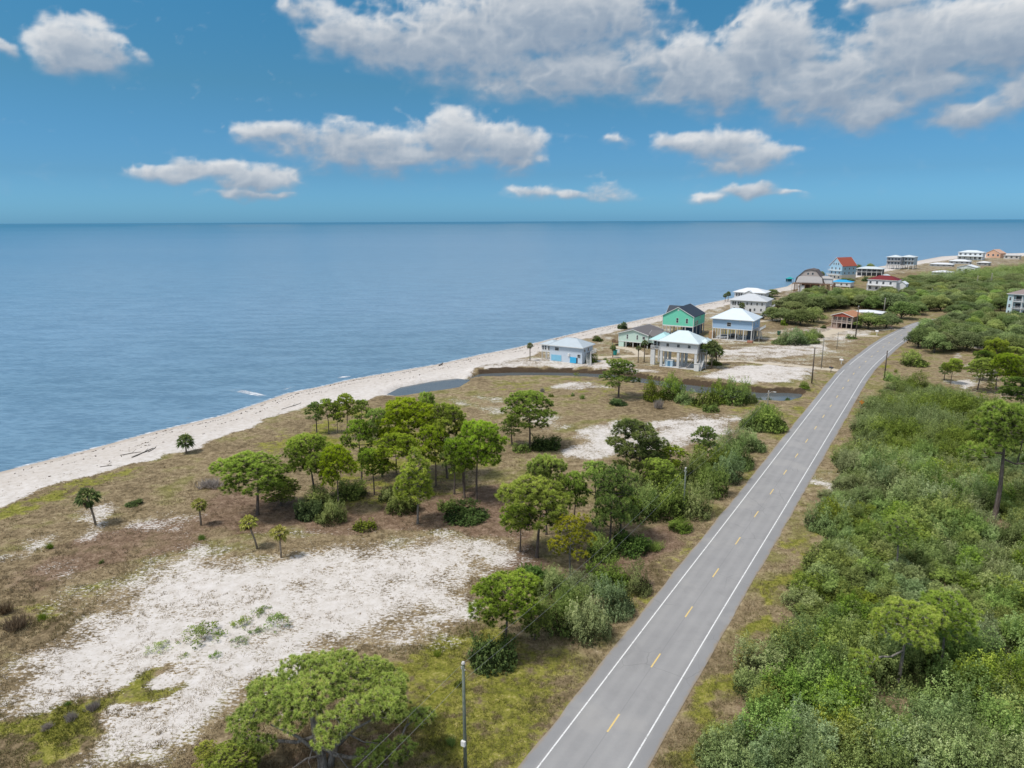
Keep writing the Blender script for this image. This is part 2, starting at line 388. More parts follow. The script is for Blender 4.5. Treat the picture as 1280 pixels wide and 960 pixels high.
# ------------------------------------------------------------------ ground zones
def Z(*pts): return PX(*pts)
SAND = [ # polygon, amount, edge softness in metres
 (Z((-20,965),(-20,800),(60,770),(170,690),(260,668),(640,655),(668,690),(640,740),(570,810),(420,850),(310,905),(230,965)), .40, 8),
 (Z((70,965),(0,918),(0,838),(60,800),(110,765),(160,735),(196,700),(235,684),(300,688),(400,678),(520,672),(600,664),(634,668),(640,690),(615,715),(596,742),(570,772),(500,800),(440,815),(380,868),(330,895),(295,918),(262,945),(190,968)), .76, 9),
 (Z((60,800),(110,770),(170,735),(250,720),(400,700),(560,690),(600,712),(570,770),(500,798),(400,800),(250,850),(150,870),(60,860)), .08, 10),
 (Z((30,720),(90,700),(160,708),(205,690),(190,730),(130,760),(60,770),(20,770)), .36, 4),
 (Z((85,652),(120,632),(160,628),(150,655),(120,680),(90,684)), .62, 3),
 (Z((0,705),(25,668),(60,660),(65,690),(20,710)), .55, 3),
 (Z((150,650),(185,640),(205,636),(270,652),(230,668),(190,668),(165,672)), .52, 3),
 (Z((0,790),(60,745),(150,735),(110,770),(50,805),(0,830)), .36, 4),
 (Z((708,550),(735,535),(780,525),(850,522),(915,522),(930,535),(890,552),(840,562),(770,570),(725,575),(690,572)), .72, 3.0),
 (Z((585,512),(640,500),(700,512),(720,530),(690,540),(640,520)), .48, 4),
 (Z((690,480),(740,478),(760,484),(720,488),(690,486)), .7, 3), (Z((860,516),(920,518),(900,523),(850,522)), .6, 2),
 (Z((560,500),(600,490),(650,500),(620,512),(580,512)), .4, 4),
 (Z((868,474),(920,462),(965,457),(1020,457),(1030,462),(1012,474),(985,484),(940,484),(900,480)), .80, 3),
 (Z((880,440),(930,432),(1000,428),(1040,428),(1048,440),(1000,447),(940,449),(890,448)), .66, 4),
 (Z((870,470),(880,440),(930,415),(1010,405),(1090,412),(1060,450),(1020,480),(940,486)), .40, 6), (Z((600,462),(640,440),(740,425),(830,440),(860,468),(760,464)), .36, 6),
 (Z((880,424),(920,418),(950,422),(930,432),(890,432)), .5, 4),
 (Z((1000,412),(1060,408),(1095,414),(1060,428),(1010,424)), .6, 3),
 (Z((590,455),(640,446),(680,450),(760,452),(820,466),(800,469),(740,465),(640,462),(590,464)), .68, 3),
 (Z((640,440),(720,420),(780,408),(800,412),(775,420),(745,445),(700,455),(640,452)), .44, 6),
 (Z((780,405),(850,392),(900,380),(925,380),(905,398),(830,415),(790,420)), .5, 6),
 (Z((900,380),(985,362),(1010,362),(1050,372),(960,380),(930,395)), .45, 8),
 (Z((1000,368),(1060,360),(1080,372),(1000,378)), .6, 6),
 (Z((1070,340),(1160,326),(1270,318),(1290,330),(1210,336),(1130,342),(1085,350)), .42, 12),
 (Z((1185,478),(1205,472),(1225,480),(1205,488)), .8, 2), (Z((1215,428),(1230,430),(1226,438),(1210,436)), .9, 3), (Z((1195,440),(1210,442),(1205,450),(1190,448)), .7, 3),
 (Z((1150,685),(1168,690),(1190,705),(1182,712),(1160,698)), .95, 1.2), (Z((1215,632),(1250,632),(1248,645),(1215,645)), .85, 1.5),
 (Z((1010,600),(1035,590),(1042,610),(1018,625)), .55, 2), (Z((1165,440),(1280,470),(1280,500),(1180,500)), .35, 5),
 (Z((1145,395),(1170,392),(1172,395),(1148,398)), .3, 1.5), (Z((985,375),(1000,372),(1003,376),(985,379)), .7, 3),
]
TRACK = [([(700,446),(760,447),(800,443.5),(860,450),(960,454),(1045,462.5)], 1.7), ([(930,422),(985,424),(1040,420),(1098,420)], 1.6), ([(1012,424),(1040,415),(1060,409)], 3.0), ([(775,434),(800,439),(800,444)], 2.0), ([(950,402),(985,398),(1010,392)], 2.0), ([(1085,413),(1125,411)], 1.5)]
GREEN = [
 (Z((440,965),(470,850),(500,810),(585,775),(620,800),(700,830),(760,760),(800,720),(850,690),(905,640),(800,765),(720,850),(645,965)), .72, 4),
 (Z((830,965),(880,870),(950,760),(990,690),(1012,660),(1000,720),(960,800),(905,900),(870,965)), .95, 2.5),
 (Z((-20,965),(-20,915),(60,893),(140,858),(190,842),(205,852),(160,880),(110,920),(55,965)), .85, 2.0),
 (Z((-60,665),(0,630),(60,612),(130,592),(160,585),(150,600),(60,628),(0,655)), .75, 4),
 (Z((310,560),(380,530),(440,515),(560,500),(650,565),(560,640),(430,640),(380,580)), .50, 7),
 (Z((1040,520),(1075,478),(1120,440),(1150,440),(1110,470),(1075,515),(1045,560)), .42, 3),
 (Z((985,510),(1030,470),(1060,462),(1000,540),(940,620),(920,620)), .40, 3),
 (Z((590,485),(640,475),(760,474),(880,498),(1000,510),(960,520),(800,500),(640,490)), .35, 3),
 (Z((870,450),(980,456),(960,462),(870,462)), .5, 3), (Z((885,430),(935,424),(985,430),(940,436)), .4, 3), (Z((960,372),(1010,366),(1060,372),(1010,385)), .5, 5),
 (Z((0,760),(70,735),(90,760),(40,800),(0,810)), .45, 3), (Z((95,725),(140,720),(135,740),(100,745)), .5, 2)]
LITTER = [
 (Z((0,720),(80,690),(200,655),(290,640),(330,660),(240,690),(150,700),(60,735),(0,750)), .62, 4), (Z((240,600),(300,590),(330,610),(280,640),(230,640)), .5, 4),
 (Z((270,625),(330,605),(400,640),(520,625),(640,600),(690,620),(660,680),(600,668),(520,668),(420,674),(330,664),(240,662)), .85, 4),
 (Z((600,700),(640,660),(700,700),(640,735),(600,745)), .7, 3), (Z((780,690),(850,655),(870,670),(800,730),(740,740)), .75, 2.5),
 (Z((60,690),(140,655),(220,650),(200,690),(130,710),(60,725)), .7, 3), (Z((320,960),(400,920),(500,900),(520,960)), .8, 3),
 (Z((570,830),(640,800),(690,830),(620,850)), .5, 3), (Z((0,775),(70,760),(130,800),(60,830),(0,830)), .5, 4),
 (Z((640,950),(720,850),(800,760),(870,680),(850,690),(760,770),(690,850),(620,960)), .45, 1.5),
 (Z((900,975),(925,890),(980,825),(1005,770),(1020,700),(1032,640),(1060,590),(1080,560),(1100,520),(1120,500),(1200,505),(1290,520),(1400,1000)), .6, 2)]

def axis(parts):
    out = []
    for a, b, st in parts: out += list(np.arange(a, b, st))
    return out
def grow(start, step, lim, q):
    o = []; v = start
    while abs(v) < lim: o.append(v); v += step; step *= q
    return o
gx = sorted([-a for a in grow(160, 1.5, 5000, 1.12)]) + axis([(-159, 200, 1.0), (200, 460, 2.0)]) + grow(460, 2.5, 6000, 1.05)
gy = sorted([-a for a in grow(-20, 2, 1500, 1.25)]) + axis([(21, 320, 1.0), (320, 620, 2.0)]) + grow(620, 2.5, 7000, 1.035)
gx, gy = np.array(sorted(set(np.round(gx, 3)))), np.array(sorted(set(np.round(gy, 3))))
GX, GY = np.meshgrid(gx, gy); X, Y = GX.ravel(), GY.ravel()
Zg, SD = g_height(X, Y)
ny, nx = GX.shape
jx, jy = X + (fbm(X / 6, Y / 6, 70, 3) - .5) * 9, Y + (fbm(X / 6, Y / 6, 80, 3) - .5) * 9
def zone(lst):
    v = np.zeros(len(X))
    for poly, a, s in lst:
        P = np.array(poly); lo = P.min(0) - 15; hi = P.max(0) + 15
        k = (X > lo[0]) & (X < hi[0]) & (Y > lo[1]) & (Y < hi[1])
        if not k.any(): continue
        q = a * sstep(-s, s, sdf(poly, jx[k], jy[k]))
        if a < .3: v[k] += q
        else: v[k] = np.maximum(v[k], q)
    return np.clip(v, 0, 1)
vs_, vg_, vl_ = zone(SAND), zone(GREEN), zone(LITTER)
vs_ = vs_ * (1 - sstep(.25, .7, zone([GREEN[2]])))
# beach: from the water to the vegetation line
veg = Z((-300,760),(-60,660),(0,632),(53,613),(131,590),(200,570),(250,560),(290,543),(343,521),(380,510),(420,502),(459,500),(478,494),(498,494),(545,487),(580,475),(600,461),(650,449),(700,433),(745,420),(790,410),(830,401),(880,389),(905,382.5),(940,374),(965,367),(1000,361),(1045,352),(1100,341),(1150,330),(1200,323.2),(1290,319.6)) + [(6000, 2500), (6000, -900), (-600, -900)]
sv = sdf(veg, X + (fbm(X / 4, Y / 4, 90, 3) - .5) * 5, Y + (fbm(X / 4, Y / 4, 91, 3) - .5) * 5)
beach = sstep(1.5, -1.5, sv)
vs_ = np.maximum(vs_, beach)
vg_ *= (1 - beach); vl_ *= (1 - beach)
for pts, wd in TRACK:
    d = dist_line(resample(PX(*pts), 2.0, 8)[0], X, Y); vs_ = np.maximum(vs_, .93 * sstep(wd + .9, wd - .4, d))
wet = np.maximum(sstep(5.0, .5, SD), .34 * sstep(20, 8, SD)) ; ck = np.maximum(sdf(CREEK, X, Y), sdf(POND, X, Y) * .5)
bank = sstep(-1.9, -.3, sdf(CREEK, X, Y) + (fbm(X / 2.2, Y / 2.2, 95, 2) - .5) * 1.6) * (.2 + .8 * sstep(-3, 0, sdf(FARBANK, X, Y)))
track = np.zeros(len(X))
for pts, wd in TRACK:
    d = dist_line(resample(PX(*pts), 2.0, 8)[0], X, Y); track = np.maximum(track, sstep(wd + .9, wd - .4, d))
idx = np.arange(nx * ny).reshape(ny, nx)
fc = np.stack([idx[:-1, :-1], idx[:-1, 1:], idx[1:, 1:], idx[1:, :-1]], -1).reshape(-1, 4)

m, t, out = newmat('coastal_ground')
P = t.geo()
n_f = t.noise(P, 3.2, 5, .65); n_m = t.noise(P, .75, 5, .6); n_l = t.noise(P, .16, 4, .55); n_xl = t.noise(P, .035, 3, .5)
n_s = t.noise(t.scalev(P, (1.0, 2.2, 1.0)), 1.5, 6, .62, .6)
sand, green, lit, wt_, bk, trk = (t.attr(k) for k in ('sand', 'green', 'litter', 'wet', 'bank', 'track'))
cen = lambda s, k: t.m('MULTIPLY', t.m('SUBTRACT', s, .5), k)
# dead grass: straw, brown and olive in patches
dry = t.ramp(t.m('ADD', t.m('ADD', n_m, cen(n_f, .9)), t.m('ADD', cen(n_l, .7), cen(n_xl, .7))), [(.25, (.125, .094, .053)), (.45, (.228, .174, .101)), (.62, (.315, .247, .150)), (.8, (.46, .38, .26))])
olive = t.ramp(t.m('ADD', n_m, cen(n_f, .9)), [(.25, (.10, .09, .030)), (.5, (.195, .175, .066)), (.75, (.29, .255, .118))])
veg_c = t.mix(t.ss(t.m('ADD', n_l, cen(n_xl, .6)), .47, .66), dry, olive)
gr = t.ramp(t.m('ADD', n_m, cen(n_f, .9)), [(.22, (.075, .085, .013)), (.46, (.170, .176, .028)), (.64, (.265, .245, .058)), (.8, (.40, .35, .15))])
veg_c = t.mix(t.ss(t.m('ADD', green, cen(t.m('ADD', n_l, cen(n_m, .9)), 1.7)), .36, .74), veg_c, gr)
li = t.ramp(t.m('ADD', n_m, cen(n_f, 1.0)), [(.25, (.095, .058, .038)), (.5, (.185, .122, .084)), (.75, (.30, .215, .155))])
veg_c = t.mix(t.m('MULTIPLY', t.ss(t.m('ADD', lit, cen(t.m('ADD', n_l, cen(n_m, .5)), 1.1)), .38, .7), .9), veg_c, li)
sn = t.ramp(t.m('ADD', n_m, cen(n_f, .5)), [(.2, (.46, .415, .365)), (.5, (.60, .56, .52)), (.8, (.69, .655, .63))])
sn = t.mix(t.m('MULTIPLY', wt_, .62), sn, (.36, .29, .22))
sn = t.mix(t.m('MULTIPLY', trk, .75), sn, (.50, .42, .30))
sm = t.m('ADD', sand, t.m('ADD', cen(n_s, 1.6), t.m('ADD', cen(n_l, 1.25), cen(n_f, .95))))
base = t.mix(t.m('MULTIPLY', t.ss(sm, .46, .74), t.ss(sand, .02, .3)), veg_c, sn)
base = t.mix(t.ss(t.m('ADD', bk, cen(n_m, .6)), .3, .7), base, t.mix(n_s, (.036, .025, .016), (.115, .082, .054)))
bh = t.m('ADD', t.m('MULTIPLY', n_f, .5), t.m('MULTIPLY', n_s, .9))
pbr(t, out, base, .92, .1, bh, .55, .16)
ground = link('ground', np_mesh('ground', np.stack([X, Y, Zg], 1), fc, m, {'sand': vs_, 'green': vg_, 'litter': vl_, 'wet': wet, 'bank': bank, 'track': track}, smooth=True))
tag(ground, kind='structure')
gnx, gny, gVS, gVG, gVL, gZ, gSD = gx, gy, vs_.reshape(ny, nx), vg_.reshape(ny, nx), vl_.reshape(ny, nx), Zg.reshape(ny, nx), SD.reshape(ny, nx)
def samp(arr, x, y):
    i = np.clip(np.searchsorted(gx, x) - 1, 0, nx - 2); j = np.clip(np.searchsorted(gy, y) - 1, 0, ny - 2)
    fx = np.clip((x - gx[i]) / (gx[i + 1] - gx[i]), 0, 1); fy = np.clip((y - gy[j]) / (gy[j + 1] - gy[j]), 0, 1)
    return (arr[j, i] * (1 - fx) + arr[j, i + 1] * fx) * (1 - fy) + (arr[j + 1, i] * (1 - fx) + arr[j + 1, i + 1] * fx) * fy
def gz(x, y): return float(samp(gZ, np.array([x]), np.array([y]))[0])

# ------------------------------------------------------------------ water
def water_mat(name, deep, shallow, creek=False):
    m, t, out = newmat(name); P = t.geo()
    dist = t.n.new('ShaderNodeVectorMath'); dist.operation = 'LENGTH'; t.put(dist.inputs[0], P); dist = dist.outputs['Value']
    b = t.n.new('ShaderNodeBsdfPrincipled')
    if creek:
        c = t.mix(t.noise(P, .2, 3), deep, shallow); rough = .12
        h = t.noise(P, 1.5, 3); st = .05; dd = .05
    else:
        streak = t.noise(t.scalev(P, (.0009, .0035, 1)), 1.0, 4, .55, .4); patch = t.noise(t.scalev(P, (.008, .02, 1)), 1.0, 4, .5)
        lg = t.m('LOGARITHM', t.m('MAXIMUM', dist, 50.0), 10.0)
        f = t.m('ADD', t.m('DIVIDE', t.m('SUBTRACT', lg, 2.0), 2.6), t.m('ADD', t.m('MULTIPLY', t.m('SUBTRACT', streak, .5), .30), t.m('MULTIPLY', t.m('SUBTRACT', patch, .5), .10)))
        c = t.ramp(f, SEA_RAMP); rough = .28
        w1 = t.noise(t.scalev(P, (.35, .9, 1)), 1.0, 5, .6, .3); w2 = t.noise(t.scalev(P, (.05, .16, 1)), 1.0, 4, .55)
        h = t.m('ADD', w1, t.m('MULTIPLY', w2, 2.2)); st = .55; dd = .55
        chop = t.m('ADD', t.m('MULTIPLY', w1, .6), t.m('MULTIPLY', w2, .4))
        c = t.mix(t.m('MULTIPLY', t.ss(chop, .60, .40), t.m('SUBTRACT', .80, t.m('MULTIPLY', f, .6), clamp=True)), c, t.mix(1.0, c, (.50, .56, .62), 'MULTIPLY'))
    bn = t.n.new('ShaderNodeBump'); bn.inputs['Strength'].default_value = st; bn.inputs['Distance'].default_value = dd; t.put(bn.inputs['Height'], h)
    t.put(b.inputs['Base Color'], c); b.inputs['Roughness'].default_value = rough; b.inputs['IOR'].default_value = 1.33
    b.inputs['Specular IOR Level'].default_value = .5 if creek else SEA_SPEC
    t.l.new(bn.outputs[0], b.inputs['Normal']); t.l.new(b.outputs[0], out.inputs[0]); return m
sea = MB(); S = 60000
sea.add([(-S, -S, SEA_Z), (S, -S, SEA_Z), (S, S, SEA_Z), (-S, S, SEA_Z)], [(0, 1, 2, 3)])
tag(sea.build('sea', water_mat('sea_water', None, None)), kind='structure')
def sheet(poly, z, grow_):
    P = np.array(poly); c = P.mean(0)
    # triangulated by a fine grid clipped to the polygon's neighbourhood, the carved bed hides its rim
    xs = np.arange(P[:, 0].min() - 2, P[:, 0].max() + 2, 1.5); ys = np.arange(P[:, 1].min() - 2, P[:, 1].max() + 2, 1.5)
    A, B = np.meshgrid(xs, ys); inside = (sdf(poly, A.ravel(), B.ravel()) > -grow_)
    ix = np.arange(A.size).reshape(A.shape); f = np.stack([ix[:-1, :-1], ix[:-1, 1:], ix[1:, 1:], ix[1:, :-1]], -1).reshape(-1, 4)
    f = f[inside[f].all(1)]; used = np.unique(f); rm = np.full(A.size, -1); rm[used] = np.arange(len(used))
    return np.stack([A.ravel()[used], B.ravel()[used], np.full(len(used), z)], 1), rm[f]
v_, f_ = sheet(CREEK, -.62, 1.6); tag(link('creek', np_mesh('creek', v_, f_, water_mat('creek_water', (.075, .095, .105), (.12, .14, .15), True))), kind='structure')
v_, f_ = sheet(POND, -.66, 3.0); tag(link('pond', np_mesh('pond', v_, f_, water_mat('pond_water', (.05, .075, .10), (.09, .12, .14), True))), kind='structure')

# breaking wavelets near the shore: thin torn sheets of foam
m, t, out = newmat('foam'); P = t.geo()
al = t.ss(t.m('ADD', t.attr('alpha'), t.m('MULTIPLY', t.m('SUBTRACT', t.noise(t.scalev(P, (.5, 1.3, 1)), 1.0, 6, .65, .5), .5), 1.7)), .55, .95)
d_ = t.n.new('ShaderNodeBsdfDiffuse'); d_.inputs[0].default_value = (.74, .77, .80, 1); tr = t.n.new('ShaderNodeBsdfTransparent'); mx = t.n.new('ShaderNodeMixShader')
t.put(mx.inputs[0], t.m('MULTIPLY', al, .85)); t.l.new(tr.outputs[0], mx.inputs[1]); t.l.new(d_.outputs[0], mx.inputs[2]); t.l.new(mx.outputs[0], out.inputs[0])
fv, ff, fa = [], [], []
def foam_line(pts, w, a):
    Q, s = resample([G(px, py, SEA_Z) for px, py in pts], 1.0, 4); T = np.gradient(Q, axis=0); T /= np.linalg.norm(T, axis=1)[:, None]; N = np.stack([-T[:, 1], T[:, 0]], 1)
    b = len(fv); n = len(Q)
    for i in range(n):
        e = min(1, i / 4, (n - 1 - i) / 4)
        for k, o in enumerate((-1, -.4, .4, 1)):
            p = Q[i] + N[i] * o * w; fv.append((p[0], p[1], SEA_Z + .02)); fa.append(a * e * (0 if k in (0, 3) else 1))
    for i in range(n - 1):
        for k in range(3): ff.append((b + i * 4 + k, b + i * 4 + k + 1, b + i * 4 + 5 + k, b + i * 4 + 4 + k))
foam_line([(290,487),(312,491),(328,495),(342,496)], 2.4, .85); foam_line([(286,484),(300,489),(320,490)], 3.8, .50); foam_line([(270,513),(290,514)], 1.0, .85)
foam_line([(413,467),(430,466.5)], 1.2, .95); foam_line([(414,473),(432,471),(447,469)], 1.6, .95); foam_line([(398,480),(412,475)], 1.4, .6); foam_line([(200,528),(240,522),(262,515)], 1.0, .5); foam_line([(60,566),(110,556),(140,548)], 1.0, .48); foam_line([(470,464),(500,459),(520,456)], 1.2, .55); foam_line([(345,490),(368,483),(385,480)], 1.2, .55); foam_line([(150,556),(180,546)], .9, .5)
foam_line([(px, py - .3) for px, py in SHORE_PX[:19]], 1.2, .72)
tag(link('sea_foam', np_mesh('sea_foam', fv, ff, m, {'alpha': fa})), kind='structure')

# ------------------------------------------------------------------ road
HW = 5.2
m, t, out = newmat('asphalt'); P = t.geo(); ac = t.attr('across')
n1 = t.noise(P, .25, 4, .6); n2 = t.noise(P, 6.0, 4, .7); n3 = t.noise(P, .05, 3)
aa = t.m('ABSOLUTE', t.m('SUBTRACT', t.m('ABSOLUTE', ac), 1.85))                  # distance from the middle of a lane
whl = t.m('ABSOLUTE', t.m('SUBTRACT', aa, .85))
c = t.ramp(t.m('ADD', t.m('MULTIPLY', n1, .55), t.m('ADD', t.m('MULTIPLY', n2, .22), t.m('MULTIPLY', n3, .25))), [(.3, (.245, .243, .244)), (.7, (.325, .321, .319))])
c = t.mix(t.m('MULTIPLY', t.ss(whl, .6, .1), .22), c, (.37, .364, .358))           # polished wheel paths
c = t.mix(t.m('MULTIPLY', t.ss(t.m('ABSOLUTE', ac), 3.75, 4.0), .35), c, (.215, .219, .228)) # darker paved shoulder
c = t.mix(t.m('MULTIPLY', t.ss(t.m('ABSOLUTE', ac), .10, .0), .25), c, (.15, .152, .158))
n4 = t.noise(t.scalev(P, (1, 1, 1)), .8, 4)
c = t.mix(t.m('MULTIPLY', t.ss(t.m('ADD', t.m('ABSOLUTE', ac), t.m('MULTIPLY', n4, .9)), 5.2, 5.75), .8), c, (.30, .24, .17)) # sand blown over the edge
vm = t.n.new('ShaderNodeVectorMath'); vm.operation = 'ADD'; t.put(vm.inputs[0], P); t.put(vm.inputs[1], t.noise(P, .35, 4, out=1))
vor = t.n.new('ShaderNodeTexVoronoi'); vor.feature = 'DISTANCE_TO_EDGE'; vor.inputs['Scale'].default_value = .17; t.put(vor.inputs['Vector'], vm.outputs[0])
crk = t.m('MULTIPLY', t.ss(vor.outputs['Distance'], .012, .003), t.ss(t.noise(P, .06, 3), .48, .60))
c = t.mix(t.m('MULTIPLY', crk, .28), c, (.09, .09, .095))
c = t.mix(t.m('MULTIPLY', t.ss(t.noise(t.scalev(P, (.22, .11, 1)), 1.0, 5, .65, .6), .55, .72), .28), c, (.19, .188, .19))
c = t.mix(t.m('MULTIPLY', t.ss(t.noise(P, .09, 4, .6), .54, .66), .30), c, (.40, .385, .365))
pbr(t, out, c, .85, .2, n2, .25, .02)
def strip(offs, z, s0=0, s1=1e9, gap=None):
    k = np.where((road_s >= s0) & (road_s <= s1))[0][:len(road)]; k = k[k < len(road)]
    V = []; A_ = []; Fc = []; n = len(offs)
    for i in k:
        for o in offs: V.append((*(road[i] + RN[i] * o), z)); A_.append(o)
    for i in range(len(k) - 1):
        if gap and gap[0] < road_s[k[i]] < gap[1]: continue
        for q in range(n - 1): Fc.append((i * n + q, i * n + n + q, i * n + n + q + 1, i * n + q + 1)[::-1])
    return np.array(V), np.array(Fc), np.array(A_)
V, Fc, A_ = strip(np.linspace(-HW, HW, 27), .03)
edge = (np.abs(A_) > HW - .01); V[edge, 2] = -.02
jit = ((vnoise(V[:, 0] * .21, V[:, 1] * .21, 5) - .5) * .30 + (vnoise(V[:, 0] * 1.1, V[:, 1] * 1.1, 6) - .5) * .16) * edge
V[:, 0] += jit; 
rd = link('road', np_mesh('road', V, Fc, m, {'across': A_})); tag(rd, kind='structure')
def line_mat(name, col):
    m, t, out = newmat(name); P = t.geo(); n = t.noise(P, 2.5, 5, .7)
    c = t.mix(t.m('MULTIPLY', t.ss(n, .50, .72), .8), col, (.30, .295, .29)); pbr(t, out, c, .6, .3); return m
WHITE, YELLOW = line_mat('white_road_paint', (.74, .74, .73)), line_mat('yellow_road_paint', (.72, .53, .20))
def s_at(px, py):
    x, y = G(px, py); return road_s[np.argmin((road[:, 0] - x) ** 2 + (road[:, 1] - y) ** 2)]
gap = (s_at(1058, 464), s_at(1068, 457))
for off, gp in ((-3.6, gap), (3.6, None)):
    V, Fc, A_ = strip([off - .075, off + .075], .036, 0, 1e9, gp)
    tag(link('edge_line', np_mesh('edge_line', V, Fc, WHITE), rd), kind='structure')
mb = MB(); s_ref = s_at(767, 904); k = -13
dash_s = [s_ref + 12.19 * i for i in range(-12, 45)]
for s in dash_s:
    if s - 1.5 < 2 or s + 1.6 > road_s[-1] - 4: continue
    a = [np.array([np.interp(q, road_s[:len(road)], road[:, j]) for j in (0, 1)]) for q in (s - 1.52, s + 1.52)]
    T = (a[1] - a[0]) / np.linalg.norm(a[1] - a[0]); N = np.array([T[1], -T[0]]) * .085
    mb.add([(*(a[0] - N), .036), (*(a[0] + N), .036), (*(a[1] + N), .036), (*(a[1] - N), .036)], [(0, 1, 2, 3)])
tag(mb.build('centre_line', YELLOW, rd), kind='structure')
# ------------------------------------------------------------------ foliage makers (numpy)
def unit(v): return v / (np.linalg.norm(v, axis=-1, keepdims=True) + 1e-9)
def rdir(rng, n): return unit(rng.normal(size=(n, 3)))
def leaves(P, Nrm, size, rng, aspect=.6):
    """diamond leaves at P facing Nrm -> verts, quads"""
    n = len(P); A = unit(np.cross(Nrm, rdir(rng, n))); B = np.cross(Nrm, A)
    s = np.asarray(size).reshape(-1, 1) * np.ones((n, 1))
    A = A * s * .5; B = B * s * .5 * aspect
    bend = Nrm * s * .12
    V = np.stack([P - A - bend, P + B, P + A - bend, P - B], 1).reshape(-1, 3)
    return V, np.arange(4 * n).reshape(n, 4)
def needles(P, D, ln, wd, nb, rng, spread=1.0):
    """a pom of nb needle blades around every point, thrown out along D -> verts, tris"""
    n = len(P); d = unit(np.repeat(D, nb, 0) + spread * rdir(rng, n * nb))
    o = np.repeat(P, nb, 0); s = unit(np.cross(d, rdir(rng, n * nb))) * wd * .5
    L = ln * rng.uniform(.7, 1.1, (n * nb, 1))
    b = o + d * L * .12
    V = np.stack([b - s, b + s, o + d * L], 1).reshape(-1, 3)
    return V, np.arange(3 * n * nb).reshape(-1, 3)

BARK_PINE = bark('pine_bark', (.085, .062, .050), (.21, .175, .155)); BARK_GREY = bark('grey_bark', (.12, .105, .09), (.30, .275, .25))
BARK_PALM = bark('palm_trunk', (.16, .125, .095), (.34, .29, .235)); BARK_OAK = bark('oak_bark', (.07, .058, .048), (.19, .165, .14))
F_PINE = foliage('pine_needles', [(0, (.020, .026, .006)), (.32, (.060, .082, .012)), (.66, (.128, .172, .020)), (.92, (.215, .265, .036)), (1, (.25, .19, .08))], vv=.24, hv=.025, gain=2.75)
F_PINE_D = foliage('dark_pine_needles', [(0, (.018, .026, .008)), (.4, (.048, .076, .016)), (.8, (.098, .146, .026)), (1, (.16, .19, .04))], gain=2.7)
F_PINE_Y = foliage('yellowing_pine_needles', [(0, (.07, .07, .012)), (.4, (.20, .185, .022)), (.8, (.34, .29, .03)), (1, (.42, .33, .06))])
F_PINE_P = foliage('pale_pine_needles', [(0, (.036, .044, .007)), (.4, (.128, .162, .019)), (.8, (.235, .278, .030)), (1, (.32, .32, .06))], gain=2.1)
F_OAK = [foliage('grey_green_leaves', [(0, (.022, .030, .011)), (.4, (.112, .146, .054)), (.8, (.205, .248, .104)), (1, (.29, .31, .17))], hv=.05, vv=.40, gain=2.25),
         foliage('mid_green_leaves', [(0, (.020, .028, .008)), (.4, (.104, .140, .040)), (.8, (.195, .238, .074)), (1, (.23, .255, .10))], hv=.05, vv=.40, gain=2.25),
         foliage('bright_green_leaves', [(0, (.020, .030, .006)), (.4, (.086, .122, .022)), (.8, (.165, .212, .040)), (1, (.23, .26, .06))], hv=.05, vv=.40, gain=2.2)]
F_DARK = foliage('dark_glossy_leaves', [(0, (.020, .032, .011)), (.4, (.058, .094, .026)), (.8, (.112, .160, .044)), (1, (.17, .20, .07))], rough=.5)
F_LIVE = foliage('live_oak_leaves', [(0, (.018, .026, .010)), (.4, (.080, .108, .036)), (.8, (.152, .186, .066)), (1, (.19, .21, .09))], hv=.04, vv=.30, gain=1.9)
F_PALM = foliage('palm_fronds', [(0, (.022, .034, .012)), (.5, (.070, .105, .032)), (.85, (.15, .18, .06)), (1, (.24, .24, .09))], rough=.45)
F_PALM_Y = foliage('yellow_green_fronds', [(0, (.08, .085, .02)), (.5, (.18, .20, .04)), (1, (.34, .33, .09))])
F_DEAD = foliage('dead_brown_fronds', [(0, (.09, .06, .038)), (.5, (.20, .14, .085)), (1, (.32, .25, .17))], hv=.02, gain=1.0)
F_GREYB = foliage('grey_bare_twigs', [(0, (.17, .145, .125)), (1, (.42, .37, .33))], hv=.01, gain=1.2)

def lobes_round(rng, W, zlo, zhi, n=6, share=.84, sub=(.20, .30)):
    """a crown heaped up from uneven flattened clumps, some of them missing"""
    rz = (zhi - zlo) / 2; zc = (zhi + zlo) / 2; L = []; m_ = n * 2 + 5
    sk = rng.normal(size=2) * W * .05
    for i in range(m_):
        u = (i + .5) / m_; zz = 1 - 1.75 * u; ring = math.sqrt(max(.03, 1 - zz * zz)); a = i * 2.4 + rng.normal() * .35
        if u > .35 and rng.uniform() < .16: continue
        f = rng.uniform(.62, .98) * share / .82; r = W * rng.uniform(.135, .235) * (1 - .25 * u)
        z = min(zhi - r * .55, zc + zz * rz * rng.uniform(.78, .98)); k = (W / 2 * f - r * .55) * ring
        L.append((math.cos(a) * k + sk[0] * (1 - u), math.sin(a) * k + sk[1] * (1 - u), z, r * rng.uniform(.9, 1.2), r * rng.uniform(.9, 1.2), r * rng.uniform(.5, .75)))
    L.append((sk[0], sk[1], zhi - W * .12, W * .17, W * .16, W * .12))
    return L
def lobes_plates(rng, W, zlo, zhi, n=9):
    L = [(0, 0, zhi - W * .16, W * .26, W * .26, W * .16)]
    for i in range(n):
        u = i / (n - 1); a = i * 2.4 + rng.uniform(-.4, .4); r = W * rng.uniform(.15, .23); k = (W / 2 - r) * (1.02 - .45 * u) * rng.uniform(.8, 1.05)
        L.append((math.cos(a) * k, math.sin(a) * k, zlo + (zhi - zlo) * (.12 + .72 * u), r, r, r * .55))
    return L
